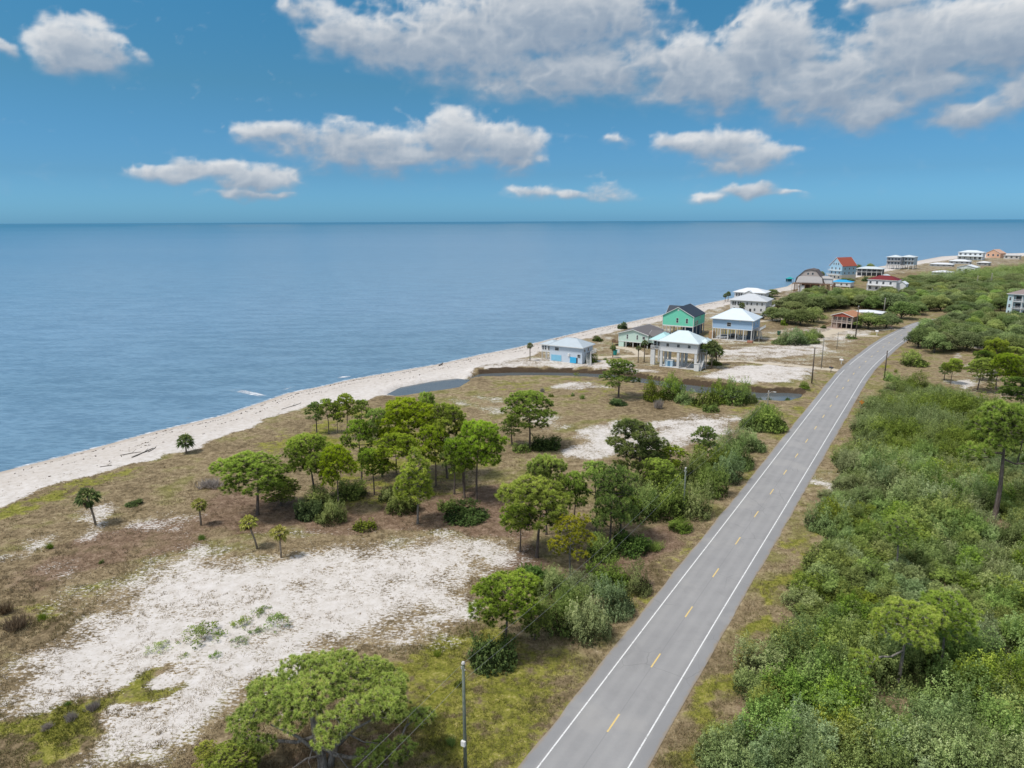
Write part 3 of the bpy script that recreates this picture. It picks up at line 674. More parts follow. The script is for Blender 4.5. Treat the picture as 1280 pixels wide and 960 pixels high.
def lobes_cone(rng, W, zlo, zhi, n=6):
    L = []
    for i in range(n):
        u = i / (n - 1); r = W / 2 * (1 - .74 * u) * (.8 + .2 * min(1, u * 4)); rz = (zhi - zlo) * .15
        L.append((rng.normal() * W * .04, rng.normal() * W * .04, zlo + rz * .8 + (zhi - zlo - 1.7 * rz) * u, r, r, rz * 1.25))
        if u < .8:
            for q in range(3): a = rng.uniform(0, 6.28); L.append((math.cos(a) * r * .8, math.sin(a) * r * .8, L[-1][2] if q == 0 else zlo + (zhi - zlo) * u, r * .38, r * .38, rz * .8))
    return L
def pine_tree_mesh(seed, lobes, trunk_pts, trunk_r, space=.56, pom=.42, nblade=74, inner=.30, dead=.03, bare=None):
    """poms of needles on the shells of the crown's lobes, tied back to the trunk by a branch network"""
    rng = np.random.default_rng(seed); C = np.array([l[:3] for l in lobes], float); Rd = np.array([l[3:] for l in lobes], float)
    pts, dirs, lo_ = [], [], []
    for k, (c, r) in enumerate(zip(C, Rd)):
        area = 2 * math.pi * (r[0] * r[1] + 2 * r[0] * r[2]) / 1.5; n = int(area / space ** 2 * 3.2)
        d = rdir(rng, n); d = d[d[:, 2] > -.42]; f = np.where(rng.uniform(size=len(d)) < inner, rng.uniform(.45, .85, len(d)), rng.uniform(.86, 1.04, len(d)))
        pts.append(c + d * r * f[:, None]); dirs.append(unit(d / r)); lo_.append(np.full(len(d), rng.normal() * .09))
    pts, dirs, lo_ = np.concatenate(pts) + rng.normal(size=(sum(map(len, pts)), 3)) * .10, np.concatenate(dirs), np.concatenate(lo_)
    dep = np.max(1 - np.sqrt((((pts[:, None, :] - C[None]) / Rd[None]) ** 2).sum(-1)), axis=1)      # how deep inside the union
    ok = (dep < .30) | (rng.uniform(size=len(pts)) < .25); pts, dirs, dep, lo_ = pts[ok], dirs[ok], dep[ok], lo_[ok]
    order = rng.permutation(len(pts)); keep = []
    kp = np.full((len(pts), 3), 1e9)
    for i in order:
        if ((kp[:len(keep) + 1] - pts[i]) ** 2).sum(1).min() > (space * rng.uniform(.42, .85)) ** 2: kp[len(keep)] = pts[i]; keep.append(i)
    pts, dirs, dep, lo_ = pts[keep], dirs[keep], dep[keep], lo_[keep]
    # branch network: every pom joins the nearest node already there, the nodes nearest the stem first
    tp = np.array(trunk_pts, float); nodes = []; par = []
    for a, b in zip(tp[:-1], tp[1:]):
        m_ = max(2, int(np.linalg.norm(b - a) / .5))
        for q in range(m_): nodes.append(a + (b - a) * q / m_); par.append(len(nodes) - 2)
    nodes.append(tp[-1]); par.append(len(nodes) - 2); nt = len(nodes)
    zt = np.array([n_[2] for n_ in nodes]); cost = [0.0] * nt
    for i in range(nt):
        if i < nt * .25: cost[i] = 4.0 * (1 - i / (nt * .25))
    leaf = []
    dist0 = np.array([np.min(np.linalg.norm(np.array(nodes[:nt]) - p, axis=1)) for p in pts])
    for i in np.argsort(dist0):
        p = pts[i] - dirs[i] * pom * .45; N_ = np.array(nodes); dv = p - N_; dd = np.linalg.norm(dv, axis=1)
        down = np.maximum(0, -dv[:, 2] - .15 * dd)
        c = dd + .22 * np.array(cost) + 1.6 * down
        j = int(np.argmin(c)); L = dd[j]; m_ = max(1, int(L / .8)); last = j
        for q in range(1, m_ + 1):
            u = q / m_; v_ = N_[j] + (p - N_[j]) * u; v_ = v_ + rng.normal(size=3) * .05 * min(L, 1.5) * (u < 1); v_[2] += .10 * L * math.sin(math.pi * u) * (-1 if u < .6 else -.6)
            nodes.append(v_); par.append(last); cost.append(cost[last] + L / m_); last = len(nodes) - 1
        leaf.append(last)
    cnt = np.zeros(len(nodes))
    for l in leaf:
        k = l
        while k >= nt: cnt[k] += 1; k = par[k]
    wood = MB(); top_i = nt - 1
    tr = [trunk_r * (1.35 if i == 0 else 1.0 - .80 * (i / (nt - 1)) ** 1.1) for i in range(nt)]
    wood.tube([tuple(nodes[0] - np.array([0, 0, .3]))] + [tuple(n_) for n_ in nodes[:nt]], [tr[0] * 1.1] + tr, 8)
    for k in range(nt, len(nodes)):
        a, b = nodes[par[k]], nodes[k]; ra = .013 + .013 * math.sqrt(cnt[k]); rb = ra * .88
        if par[k] < nt: ra = min(ra * 1.15, tr[par[k]] * .8)
        wood.tube([tuple(a), tuple(b)], [ra, rb], 4 if cnt[k] < 8 else 6)
    for b in (bare or []): wood.tube(b[0], b[1], 5)
    n = len(pts); T = .52 + .24 * dirs[:, 2] + lo_ + rng.normal(size=n) * .07 - .9 * np.maximum(0, dep - .02) + .10 * (pts[:, 2] - pts[:, 2].min()) / (np.ptp(pts[:, 2]) + .1)  # painted shade
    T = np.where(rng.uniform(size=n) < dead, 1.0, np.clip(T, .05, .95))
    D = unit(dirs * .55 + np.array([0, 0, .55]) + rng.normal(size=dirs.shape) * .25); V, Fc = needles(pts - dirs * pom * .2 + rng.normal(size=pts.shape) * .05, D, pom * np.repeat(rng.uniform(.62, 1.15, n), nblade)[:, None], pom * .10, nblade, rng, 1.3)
    ti = np.repeat(T, nblade * 3).reshape(-1, 3) + rng.normal(size=(n * nblade, 1)) * .05; ti[:, :2] -= .22; ti[:, 2] += .16  # blade bases darkened, tips lightened: shade painted into each pom's core
    return wood, V, Fc, np.clip(ti.ravel(), 0, 1)
PINES = {}
def pine_variant(name, fol, seed, lobes, W, trunk=.17, lean=.25, barkm=None, top=.86, **k):
    rng = np.random.default_rng(seed + 100); H = 10.0; lx, ly = rng.normal(size=2) * lean
    tp = [(0, 0, 0), (lx * .3 + .1 * rng.normal(), ly * .3, H * .3), (lx * .8, ly * .8 + .1 * rng.normal(), H * .6), (lx, ly, H * top)]
    wood, V, Fc, ti = pine_tree_mesh(seed, lobes(rng), tp, trunk, **k)
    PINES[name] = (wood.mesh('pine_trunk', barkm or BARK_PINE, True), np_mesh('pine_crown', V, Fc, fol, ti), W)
pine_variant('round1', F_PINE, 1, lambda r: lobes_round(r, 7.4, 3.4, 10, 8), 7.4)
pine_variant('round2', F_PINE, 2, lambda r: lobes_round(r, 6.8, 3.8, 10, 7), 6.8)
pine_variant('dome1', F_PINE, 3, lambda r: lobes_round(r, 8.2, 4.4, 10, 8), 8.2)
pine_variant('dome2', F_PINE, 4, lambda r: lobes_round(r, 7.8, 4.0, 10, 8), 7.8)
pine_variant('tall1', F_PINE, 5, lambda r: lobes_round(r, 5.2, 3.8, 10, 6), 5.2)
pine_variant('tall2', F_PINE_D, 6, lambda r: lobes_round(r, 4.8, 3.4, 10, 6), 4.8)
pine_variant('cone1', F_PINE_P, 7, lambda r: lobes_cone(r, 4.8, 3.6, 10), 4.8, trunk=.13, barkm=BARK_GREY)
pine_variant('open1', F_PINE, 8, lambda r: lobes_plates(r, 6.4, 4.2, 10, 9), 6.4)
pine_variant('open2', F_PINE_D, 9, lambda r: lobes_plates(r, 6.8, 3.2, 10, 11), 6.8)
pine_variant('full1', F_PINE, 12, lambda r: lobes_round(r, 8.0, 1.4, 10, 10), 8.0)
pine_variant('full2', F_PINE_D, 13, lambda r: lobes_round(r, 6.8, 1.2, 10, 11), 6.8)
pine_variant('yellow', F_PINE_Y, 10, lambda r: lobes_plates(r, 7.6, 3.6, 10, 8), 7.6, barkm=BARK_GREY, space=.66)
pine_variant('scrubpine2', F_PINE_P, 22, lambda r: lobes_round(r, 6.2, 4.6, 10, 6), 6.2, barkm=BARK_GREY)
pine_variant('tallopen', F_PINE, 23, lambda r: lobes_round(r, 6.4, 5.6, 10, 6, .74) + [(-2.4, .6, 6.0, 1.3, 1.2, .7), (1.9, -1.4, 5.3, 1.1, 1.1, .6)], 6.4, trunk=.24)
pine_variant('sapling', F_PINE_P, 14, lambda r: lobes_round(r, 5.2, .6, 10, 8), 5.2, trunk=.12)
# the thicket pine: domed crown, a bare pale limb reaching to a low lobe on its left
pine_variant('scrubpine1', F_PINE_P, 21, lambda r: lobes_round(r, 7.2, 5.6, 10, 7) + [(-4.6, -.8, 4.7, 1.3, 1.1, .65), (-5.2, -1.5, 3.5, 1.1, 1.0, .6)], 8.4, trunk=.24, barkm=BARK_GREY)

def pine(px, py, top, wpx, var, label, group, cat='tree', rz=None, hs=.94, name='pine_tree', x=None):
    x, y = G(px, py); h = height_to(px, py, top) * hs; W = wpx * proj(x, y, h * .6)[2] / F
    tr, cr, W0 = PINES[var]; sz = h / 10; sx = W / (W0 * .97)
    sx = min(max(sx, sz * .6), sz * 1.75)
    r = empty(name, (x, y, gz(x, y) - .05), random.uniform(0, 6.28) if rz is None else rz); r.scale = (sx, sx, sz)
    link('trunk', tr, r); link('crown', cr, r)
    return tag(r, label, cat, group)

# ------------------------------------------------------------------ shrubs
def shrub_mesh(seed, W, H, nl, leaf, nleaf, flat=.55, core=True, ragged=.35, lobe=(.45, .8)):
    rng = np.random.default_rng(seed); Ps, Ns, Ts, Ss = [], [], [], []
    lo = []
    for i in range(nl):
        a = rng.uniform(0, 2 * math.pi); rr = math.sqrt(rng.uniform(0, 1)) * (1 + ragged * .5 * rng.normal())
        rr = min(rr, 1.15); hgt = (1 - rr ** 2.2 * .62) * rng.uniform(.72, 1.08)
        r = rng.uniform(*lobe) * W * .16 * (1.15 - .35 * rr) * 1.5
        x, y = rr * math.cos(a) * (W / 2 - r * .6), rr * math.sin(a) * (W / 2 - r * .6)
        lo.append((x, y, max(r * .75, hgt * H - r * .85), r, rng.uniform(-.2, .2)))
    for (x, y, z, r, tt) in lo:
        n = int(nleaf * (r / (W * .15)) ** 2) + 8
        d = rdir(rng, n); d[:, 2] = np.where(d[:, 2] < -.35, -d[:, 2], d[:, 2])
        rad = r * (rng.uniform(.55, 1.0, n) ** .5) * (1 + .18 * np.sin(d[:, 0] * 7 + seed) * np.sin(d[:, 1] * 6 + x))
        p = np.array([x, y, z]) + d * rad[:, None] * np.array([1, 1, .82])
        ok = p[:, 2] > .03; p, d, rad = p[ok], d[ok], rad[ok]
        Ps.append(p); Ns.append(unit(d * .7 + np.array([0, 0, .35]) + .48 * rng.normal(size=d.shape)))
        Ts.append(.42 + tt + .26 * (rad / r - .8) * 2 + .16 * d[:, 2] + .10 * rng.normal(size=len(p))); Ss.append(leaf * rng.uniform(.65, 1.25, len(p)))  # outer and upward leaves tinted lighter, light painted into the colour
    if core:  # big leaves low inside, tinted darkest as painted inner shade
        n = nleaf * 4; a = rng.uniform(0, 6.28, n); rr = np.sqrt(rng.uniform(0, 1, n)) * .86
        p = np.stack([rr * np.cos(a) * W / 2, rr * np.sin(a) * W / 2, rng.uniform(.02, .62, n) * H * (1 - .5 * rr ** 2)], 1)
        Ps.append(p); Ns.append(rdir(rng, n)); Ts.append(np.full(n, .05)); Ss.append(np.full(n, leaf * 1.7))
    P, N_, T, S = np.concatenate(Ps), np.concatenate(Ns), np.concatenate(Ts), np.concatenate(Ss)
    T = T + .30 * (np.clip(P[:, 2] / H, 0, 1) - .55)  # painted light: tint rises from the dark foot to the crown top
    V, Fc = leaves(P, N_, S, rng)
    return V, Fc, np.clip(np.repeat(T, 4), 0, 1)
def spray_mesh(seed, W, H, ns, leaf, nleaf, base=.25, rag=.34, mound=.62, ln=(.8, 1.5)):
    """leafy sprays rising from a low tangle: ragged, feathery outline with several heads"""
    rng = np.random.default_rng(seed); nh = 5; hx, hy = rng.uniform(-.55, .55, (2, nh)) * W / 2 * 1.2; hr = rng.uniform(.30, .55, nh) * W * .62; hh = rng.uniform(.72, 1.0, nh) * H
    Ps, Ns, Ts, Ss = [], [], [], []
    a = rng.uniform(0, 2 * np.pi, ns); rr = np.sqrt(rng.uniform(0, 1, ns)); tx, ty = rr * np.cos(a) * W / 2, rr * np.sin(a) * W / 2
    dome = np.clip(1 - rr ** 2.4, 0, 1) ** .6 * H * (1 - mound)
    for k in range(nh):
        q = np.clip(1 - ((tx - hx[k]) ** 2 + (ty - hy[k]) ** 2) / hr[k] ** 2, 0, 1) ** .55; dome = np.maximum(dome, q * hh[k])
    tz = np.maximum(dome, base * H * rng.uniform(.4, 1.2, ns)) * (1 + rag * rng.normal(size=ns) * .5)
    out_ = np.stack([tx, ty, np.zeros(ns)], 1) / (W / 2); lean = np.array([.28, .10, 0])
    d = unit(out_ * .75 + lean + np.array([0, 0, .95]) + .35 * rng.normal(size=(ns, 3)))
    L = rng.uniform(*ln, ns) * min(1, H / 2.2); tip = np.stack([tx, ty, tz], 1); cl = rng.normal(size=ns) * .09
    for j in range(ns):
        n = int(nleaf * rng.uniform(.7, 1.3)); u = rng.uniform(0, 1, n) ** 1.15; rad = (.06 + .26 * u) * (L[j] / 1.1)
        p = tip[j] - d[j] * (u * L[j])[:, None] + rng.normal(size=(n, 3)) * rad[:, None] * .75
        ok = p[:, 2] > .02; p, u = p[ok], u[ok]
        Ps.append(p); Ns.append(unit(d[j] * .35 + np.array([0, 0, .45]) + out_[j] * .45 + rng.normal(size=p.shape) * .40)); Ts.append(.66 - .42 * u + cl[j] + .09 * rng.normal(size=len(p)) + .16 * (p[:, 2] / H - .5)); Ss.append(leaf * rng.uniform(.6, 1.25, len(p)))  # shade put into the tint: spray tips light, lower leaves darker
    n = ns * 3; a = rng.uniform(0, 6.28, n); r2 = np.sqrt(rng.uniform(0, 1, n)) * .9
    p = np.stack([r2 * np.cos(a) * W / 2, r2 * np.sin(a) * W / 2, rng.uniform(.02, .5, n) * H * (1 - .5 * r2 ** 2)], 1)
    Ps.append(p); Ns.append(rdir(rng, n)); Ts.append(np.full(n, .04)); Ss.append(np.full(n, leaf * 1.9))  # filler leaves near the darkest tint, painted shade at the shrub's heart
    P, N_, T, S = np.concatenate(Ps), np.concatenate(Ns), np.concatenate(Ts), np.concatenate(Ss)
    V, Fc = leaves(P, N_, S, rng, .5)
    return V, Fc, np.clip(np.repeat(T, 4), 0, 1)
SHRUBS = {}
def shrub_variant(name, mat, seed, W, H, nl, leaf, nleaf, **k):
    V, Fc, ti = shrub_mesh(seed, W, H, nl, leaf, nleaf, **k); SHRUBS[name] = (np_mesh('shrub_foliage', V, Fc, mat, ti), W, H)
def spray_variant(name, mat, seed, W, H, *a, **k):
    V, Fc, ti = spray_mesh(seed, W, H, *a, **k); SHRUBS[name] = (np_mesh('shrub_foliage', V, Fc, mat, ti), W, H)
for i in range(4):
    spray_variant('oakA%d' % i, F_OAK[0], 30 + i, 6.0, 3.0, 330, .15, 30); spray_variant('oakB%d' % i, F_OAK[1], 40 + i, 6.0, 3.1, 320, .16, 30)
for i in range(2): spray_variant('oakC%d' % i, F_OAK[2], 50 + i, 5.0, 3.0, 240, .17, 30)
for i in range(2):
    spray_variant('dark%d' % i, F_DARK, 60 + i, 4.2, 1.9, 230, .16, 30, ln=(.6, 1.1)); spray_variant('low%d' % i, F_OAK[2 - i], 62 + i, 3.0, 1.2, 130, .13, 26, ln=(.5, .9), rag=.45)
def spiky_mesh(seed, n, h, mat):
    rng = np.random.default_rng(seed); P = np.zeros((n, 3)); P[:, :2] = rng.normal(size=(n, 2)) * h * .35
    D = np.tile(np.array([[0, 0, 1.0]]), (n, 1)); V, Fc = needles(P, D, h, h * .06, 7, rng, .75); V[:, 2] = np.abs(V[:, 2])
    return np_mesh('tuft', V, Fc, mat, np.clip(rng.normal(.5, .2, len(V)), 0, 1))
for i in range(2): spray_variant('airy%d' % i, F_OAK[1 - i], 70 + i, 2.5, 1.1, 150, .12, 26, ln=(.5, .9), rag=.5)
def spiky_mesh(seed, n, h, mat):
    rng = np.random.default_rng(seed); P = np.zeros((n, 3)); P[:, :2] = rng.normal(size=(n, 2)) * h * .35
    D = np.tile(np.array([[0, 0, 1.0]]), (n, 1)); V, Fc = needles(P, D, h, h * .06, 7, rng, .75); V[:, 2] = np.abs(V[:, 2])
    return np_mesh('tuft', V, Fc, mat, np.clip(rng.normal(.5, .2, len(V)), 0, 1))
for i in range(2): shrub_variant('airy%d' % i, F_OAK[i * 2 % 3 if i else 1], 70 + i, 3.0, 1.1, 26, .15, 34, ragged=1.1, core=False, lobe=(.3, .7))
SHRUBS['dead'] = (spiky_mesh(7, 60, .9, F_GREYB), 2.2, .9); SHRUBS['spiky'] = (spiky_mesh(5, 40, 1.0, F_DEAD), 2.2, 1.0); SHRUBS['spikyg'] = (spiky_mesh(6, 34, 1.0, F_OAK[2]), 2.0, 1.0)
def shrub_at(x, y, W, H, var, label=None, group=None, name='shrub', cat='shrub', rz=None):
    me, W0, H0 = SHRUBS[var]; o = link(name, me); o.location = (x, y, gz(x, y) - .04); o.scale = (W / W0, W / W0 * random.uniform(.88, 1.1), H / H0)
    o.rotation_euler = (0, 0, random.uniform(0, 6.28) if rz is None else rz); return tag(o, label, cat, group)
def shrub(px, py, wpx, hpx, var, label=None, group=None, name='shrub', cat='shrub'):
    """px,py: the middle of its foot in the photo"""
    x, y = G(px, py); s = mpp(px, py); th = math.atan2(CAM_H, y)
    W = wpx * s; H = max(.3, (hpx * s - W * .5 * math.sin(th)) / max(.4, math.cos(th))); H = min(max(H, W * .28), W * 1.1)
    x2, y2 = x * (1 + W * .35 / max(y, 1)), y + W * .35
    return shrub_at(x2, y2, W, H, var, label, group, name, cat)

# ------------------------------------------------------------------ palms
def palm_parts(seed, fol, nf=26, fr=1.0, skirt=8, round_=True):
    rng = np.random.default_rng(seed); Ts = []
    sk = []; main = []
    stems = MB()
    def frond(az_, el_, L, fan, store, tint):
        d = np.array([math.cos(az_) * math.cos(el_), math.sin(az_) * math.cos(el_), math.sin(el_)])
        side = unit(np.cross(d, [0, 0, 1.0])); up = np.cross(side, d)
        c = d * L * .42 + np.array([0, 0, -.05 * L])
        k = 15
        for i in range(k):
            a = (i / (k - 1) - .5) * 2 * fan; fold = rng.uniform(-.35, .35)
            q = d * math.cos(a) + side * math.sin(a) * .9 + up * (fold + .15)
            q = q / np.linalg.norm(q); ln = L * .60 * (1 - .25 * abs(a / fan)) * rng.uniform(.8, 1.1)
            midp = c + q * ln * .55; tip = c + q * ln + np.array([0, 0, -.22 * L * rng.uniform(.5, 1.3)])
            w = unit(np.cross(q, rdir(rng, 1)[0])) * L * .06
            store.append((c, midp + w, tip, midp - w))
            if store is main: Ts.append(tint + .12 * rng.normal())
    for i in range(nf):
        az_ = i * 2.4 + rng.normal() * .15; t = (i + .5) / nf
        el_ = math.radians(-42 + 120 * t + rng.normal() * 6) if round_ else math.radians(5 + 75 * t)
        L = fr * rng.uniform(1.45, 1.8)
        frond(az_, el_, L, 1.15, main, .35 + .5 * t)
        d = Vector((math.cos(az_) * math.cos(el_), math.sin(az_) * math.cos(el_), math.sin(el_))); stems.bar((0, 0, 0), d * L * .46, .03)
    for i in range(skirt):
        frond(i * 2.4, math.radians(rng.uniform(-78, -55)), fr * rng.uniform(1.0, 1.4), .5, sk, .4)
    V = np.array(main).reshape(-1, 3); me = np_mesh('palm_crown', V, np.arange(len(V)).reshape(-1, 4), fol, np.clip(np.repeat(Ts, 4), 0, 1))
    ms = None
    if skirt: V = np.array(sk).reshape(-1, 3); ms = np_mesh('palm_skirt', V, np.arange(len(V)).reshape(-1, 4), F_DEAD, np.clip(rng.normal(.5, .2, len(V)), 0, 1))
    return me, ms, stems.mesh('palm_stems', fol)
PALMS = {'green': palm_parts(1, F_PALM), 'dark': palm_parts(2, F_PALM, nf=30, skirt=4), 'yellow': palm_parts(3, F_PALM_Y, nf=22, skirt=10), 'full': palm_parts(4, F_PALM, nf=34, skirt=3)}
def palm(px, py, top, wpx, var, label, group=None, lean=(0, 0), trunk_w=.17, name='palm_tree'):
    x, y = G(px, py); h = height_to(px, py, top); s = mpp(px, py); cr = wpx * s / 2 / 1.55
    h = max(h - cr * 1.25, .5)
    r = empty(name, (x, y, gz(x, y) - .05), random.uniform(0, 6.28)); r.rotation_euler = (0, 0, 0)
    tip = Vector((lean[0], lean[1], h))
    mb = MB(); mb.tube([(0, 0, -.2), tuple(tip * .35 + Vector((-lean[0] * .08, 0, 0))), tuple(tip * .7), tuple(tip)], [trunk_w * 1.15, trunk_w, trunk_w * .95, trunk_w * .9], 8)
    mb.build('trunk', BARK_PALM, r, True)
    me, ms, st = PALMS[var]
    for nm, q in (('crown', me), ('dead_fronds', ms), ('frond_stems', st)):
        if q is not None: c = link(nm, q, r); c.location = tip; c.scale = (cr,) * 3; c.rotation_euler = (0, 0, px % 6.28)
    return tag(r, label, 'palm', group)
# ------------------------------------------------------------------ houses
HOUSE_SPOTS = []
GLASS, t, out = newmat('window_glass'); n = t.noise(t.objco(), .4, 2); pbr(t, out, t.mix(n, (.012, .018, .026), (.05, .07, .09)), .08, .6)
TRIM = paint('white_trim', (.72, .72, .71)); CONC = paint('pale_concrete', (.55, .54, .52)); WOODG = paint('grey_wood', (.30, .28, .26), .8); DARKIN = paint('dark_interior', (.035, .037, .042), .9)
BROWNW = paint('brown_wood', (.17, .095, .055), .8); METW = paint('white_metal_roof', (.62, .67, .71), .42, .06, ('xy', .6) and None); 
def roofmat(name, c, r=.45): return paint(name, c, r, .10, None, .6)
def siding(name, c): return paint(name, c, .65, .07, (2, .28))
class House:
    def __init__(s, name, label, px, py, yaw, cat='house', group='houses along the shore', rad=9):
        x, y = G(px, py); s.S = mpp(px, py); s.rel = R(yaw) - math.atan2(x, y); s.cf, s.sf = math.cos(s.rel), math.sin(s.rel)
        s.r = empty(name, (x, y, gz(x, y)), -R(yaw)); tag(s.r, label, cat, group)
        HOUSE_SPOTS.append((x + math.sin(R(yaw)) * rad * .8, y + math.cos(R(yaw)) * rad * .8, rad))
    def W(s, px): return px * s.S / s.cf          # a width measured across the front
    def D(s, px): return px * s.S / max(.2, abs(s.sf))
    def Hh(s, px): return px * s.S / .985
    def wall(s, x0, x1, y0, y1, z0, z1, mat, name='wall', gable=None, rise=0):
        m = MB(); m.box(x0, x1, y0, y1, z0, z1)
        if gable == 'front':
            xm = (x0 + x1) / 2
            m.add([(x0, y0, z1 + .002), (x1, y0, z1 + .002), (xm, y0, z1 + rise), (x0, y1, z1 + .002), (x1, y1, z1 + .002), (xm, y1, z1 + rise)], [(0, 1, 2), (4, 3, 5), (0, 2, 5, 3), (1, 4, 5, 2)])
        if gable == 'side':
            ym = (y0 + y1) / 2
            m.add([(x0, y0, z1 + .002), (x0, y1, z1 + .002), (x0, ym, z1 + rise), (x1, y0, z1 + .002), (x1, y1, z1 + .002), (x1, ym, z1 + rise)], [(1, 0, 2), (3, 4, 5), (0, 3, 5, 2), (4, 1, 2, 5)])
        return m.build(name, mat, s.r)
    def corner_boards(s, x0, x1, y0, y1, z0, z1, w=.22):
        m = MB()
        for x in (x0, x1):
            for y in (y0, y1): m.box(x - w / 2, x + w / 2, y - w / 2, y + w / 2, z0, z1)
        m.box(x0 - .06, x1 + .06, y0 - .06, y1 + .06, z0 - .16, z0 + .10); return m.build('corner_trim', TRIM, s.r)
    def hip(s, x0, x1, y0, y1, z, rise, over, mat, name='roof', th=.22):
        x0 -= over; x1 += over; y0 -= over; y1 += over; w, d = x1 - x0, y1 - y0; zt = z + th
        if w >= d: a, b = (x0 + d / 2, (y0 + y1) / 2), (x1 - d / 2, (y0 + y1) / 2)
        else: a, b = ((x0 + x1) / 2, y0 + w / 2), ((x0 + x1) / 2, y1 - w / 2)
        V = [(x0, y0, z), (x1, y0, z), (x1, y1, z), (x0, y1, z), (x0, y0, zt), (x1, y0, zt), (x1, y1, zt), (x0, y1, zt), (*a, zt + rise), (*b, zt + rise)]
        Fc = [(3, 2, 1, 0), (0, 1, 5, 4), (1, 2, 6, 5), (2, 3, 7, 6), (3, 0, 4, 7)]
        if w >= d: Fc += [(4, 5, 9, 8), (6, 7, 8, 9), (5, 6, 9), (7, 4, 8)]
        else: Fc += [(4, 5, 8), (6, 7, 9), (5, 6, 9, 8), (7, 4, 8, 9)]
        o = MB().add(V, Fc).build(name, mat, s.r)
        f = MB(); e = .03
        for q in ((x0 - e, x1 + e, y0 - .07, y0 - e), (x0 - e, x1 + e, y1 + e, y1 + .07)): f.box(*q, z - .04, zt + .02)
        for q in ((x0 - .07, x0 - e, y0 - e, y1 + e), (x1 + e, x1 + .07, y0 - e, y1 + e)): f.box(*q, z - .04, zt + .02)
        f.build('fascia', TRIM, o)
        rd = MB(); rd.bar((*a, zt + rise + .02), (*b, zt + rise + .02), .18, .08)
        for c in (4, 5, 6, 7):
            tgt = a if (c in (4, 7) if w >= d else c in (4, 5)) else b
            rd.bar((V[c][0], V[c][1], zt + .02), (*tgt, zt + rise + .02), .14, .07)
        rd.build('ridge_cap', mat, o); return o
    def gable(s, x0, x1, y0, y1, z, rise, over, mat, axis='y', name='roof', th=.16):
        """ridge along y (gable to the front) or along x"""
        if axis == 'y':
            xm, w = (x0 + x1) / 2, (x1 - x0) / 2; k = rise / w; ya, yb = y0 - over, y1 + over; zo = z - k * over
            P = [(x0 - over, zo), (xm, z + rise), (x1 + over, zo)]
            V = [(p[0], y, p[1] + d) for d in (0.02, th + .02) for y in (ya, yb) for p in P]
        else:
            ym, w = (y0 + y1) / 2, (y1 - y0) / 2; k = rise / w; xa, xb = x0 - over, x1 + over; zo = z - k * over
            P = [(y1 + over, zo), (ym, z + rise), (y0 - over, zo)]
            V = [(x, p[0], p[1] + d) for d in (0.02, th + .02) for x in (xa, xb) for p in P]
        Fc = [(0, 3, 4, 1), (1, 4, 5, 2), (6, 7, 10, 9), (7, 8, 11, 10), (0, 1, 7, 6), (1, 2, 8, 7), (4, 3, 9, 10), (5, 4, 10, 11), (3, 0, 6, 9), (2, 5, 11, 8)]
        o = MB().add(V, Fc).build(name, mat, s.r)
        f = MB()
        for a, b in ((6, 7), (7, 8), (9, 10), (10, 11)):
            A, B = Vector(V[a]), Vector(V[b]); q = Vector((0, -.05 if a < 9 else .05, -.06)) if axis == 'y' else Vector((-.05 if a < 9 else .05, 0, -.06)); f.bar(A + q, B + q, .06, .24)
        f.build('fascia', TRIM, o); return o
    def stilts(s, xs, ys, z1, w=.32, mat=None, name='stilt'):
        for x in xs:
            for y in ys: MB().box(x - w / 2, x + w / 2, y - w / 2, y + w / 2, -.3, z1).build(name, mat or CONC, s.r)
    def window(s, face, u, z, w, h, pos, name='window', mull=True, frame=None):
        """face front/back/left/right at wall plane pos; u = middle along the wall"""
        def B(m, u0, u1, z0, z1, d0, d1):
            if face == 'front': m.box(u0, u1, pos - d1, pos - d0, z0, z1)
            elif face == 'back': m.box(u0, u1, pos + d0, pos + d1, z0, z1)
            elif face == 'right': m.box(pos + d0, pos + d1, u0, u1, z0, z1)
            else: m.box(pos - d1, pos - d0, u0, u1, z0, z1)
        f = MB(); t_ = .10
        B(f, u - w / 2 - t_, u - w / 2, z - t_, z + h + t_, .0, .07); B(f, u + w / 2, u + w / 2 + t_, z - t_, z + h + t_, .0, .07)
        B(f, u - w / 2, u + w / 2, z + h, z + h + t_, .0, .07); B(f, u - w / 2, u + w / 2, z - t_, z, .0, .09)
        if mull: B(f, u - w / 2, u + w / 2, z + h / 2 - .03, z + h / 2 + .03, .025, .055)
        o = f.build(name, frame or TRIM, s.r); p = MB(); B(p, u - w / 2, u + w / 2, z, z + h, .004, .022); p.build('pane', GLASS, o); return o
    def deck(s, x0, x1, y0, y1, z, rail=('front',), mat=None, posts=True, roofed=False):
        o = MB().box(x0, x1, y0, y1, z - .22, z).build('deck', mat or WOODG, s.r)
        f = MB(); E = {'front': ((x0, y0), (x1, y0)), 'right': ((x1, y0), (x1, y1)), 'left': ((x0, y0), (x0, y1)), 'back': ((x0, y1), (x1, y1))}
        for e in rail:
            (a, b), (c, d) = E[e]; L = math.hypot(c - a, d - b); n = max(2, int(L / .35))
            f.bar((a, b, z + 1.0), (c, d, z + 1.0), .09); f.bar((a, b, z + .12), (c, d, z + .12), .06)
            for i in range(n + 1): k = i / n; f.bar((a + (c - a) * k, b + (d - b) * k, z), (a + (c - a) * k, b + (d - b) * k, z + 1.0), .05 if i % 4 else .10)
        if rail: f.build('railing', TRIM if mat is None or mat is TRIM else mat, o)
        if posts:
            for x in (x0 + .15, x1 - .15):
                for y in (y0 + .15,): MB().box(x - .12, x + .12, y - .12, y + .12, -.3, z - .22).build('post', WOODG, s.r)
        return o
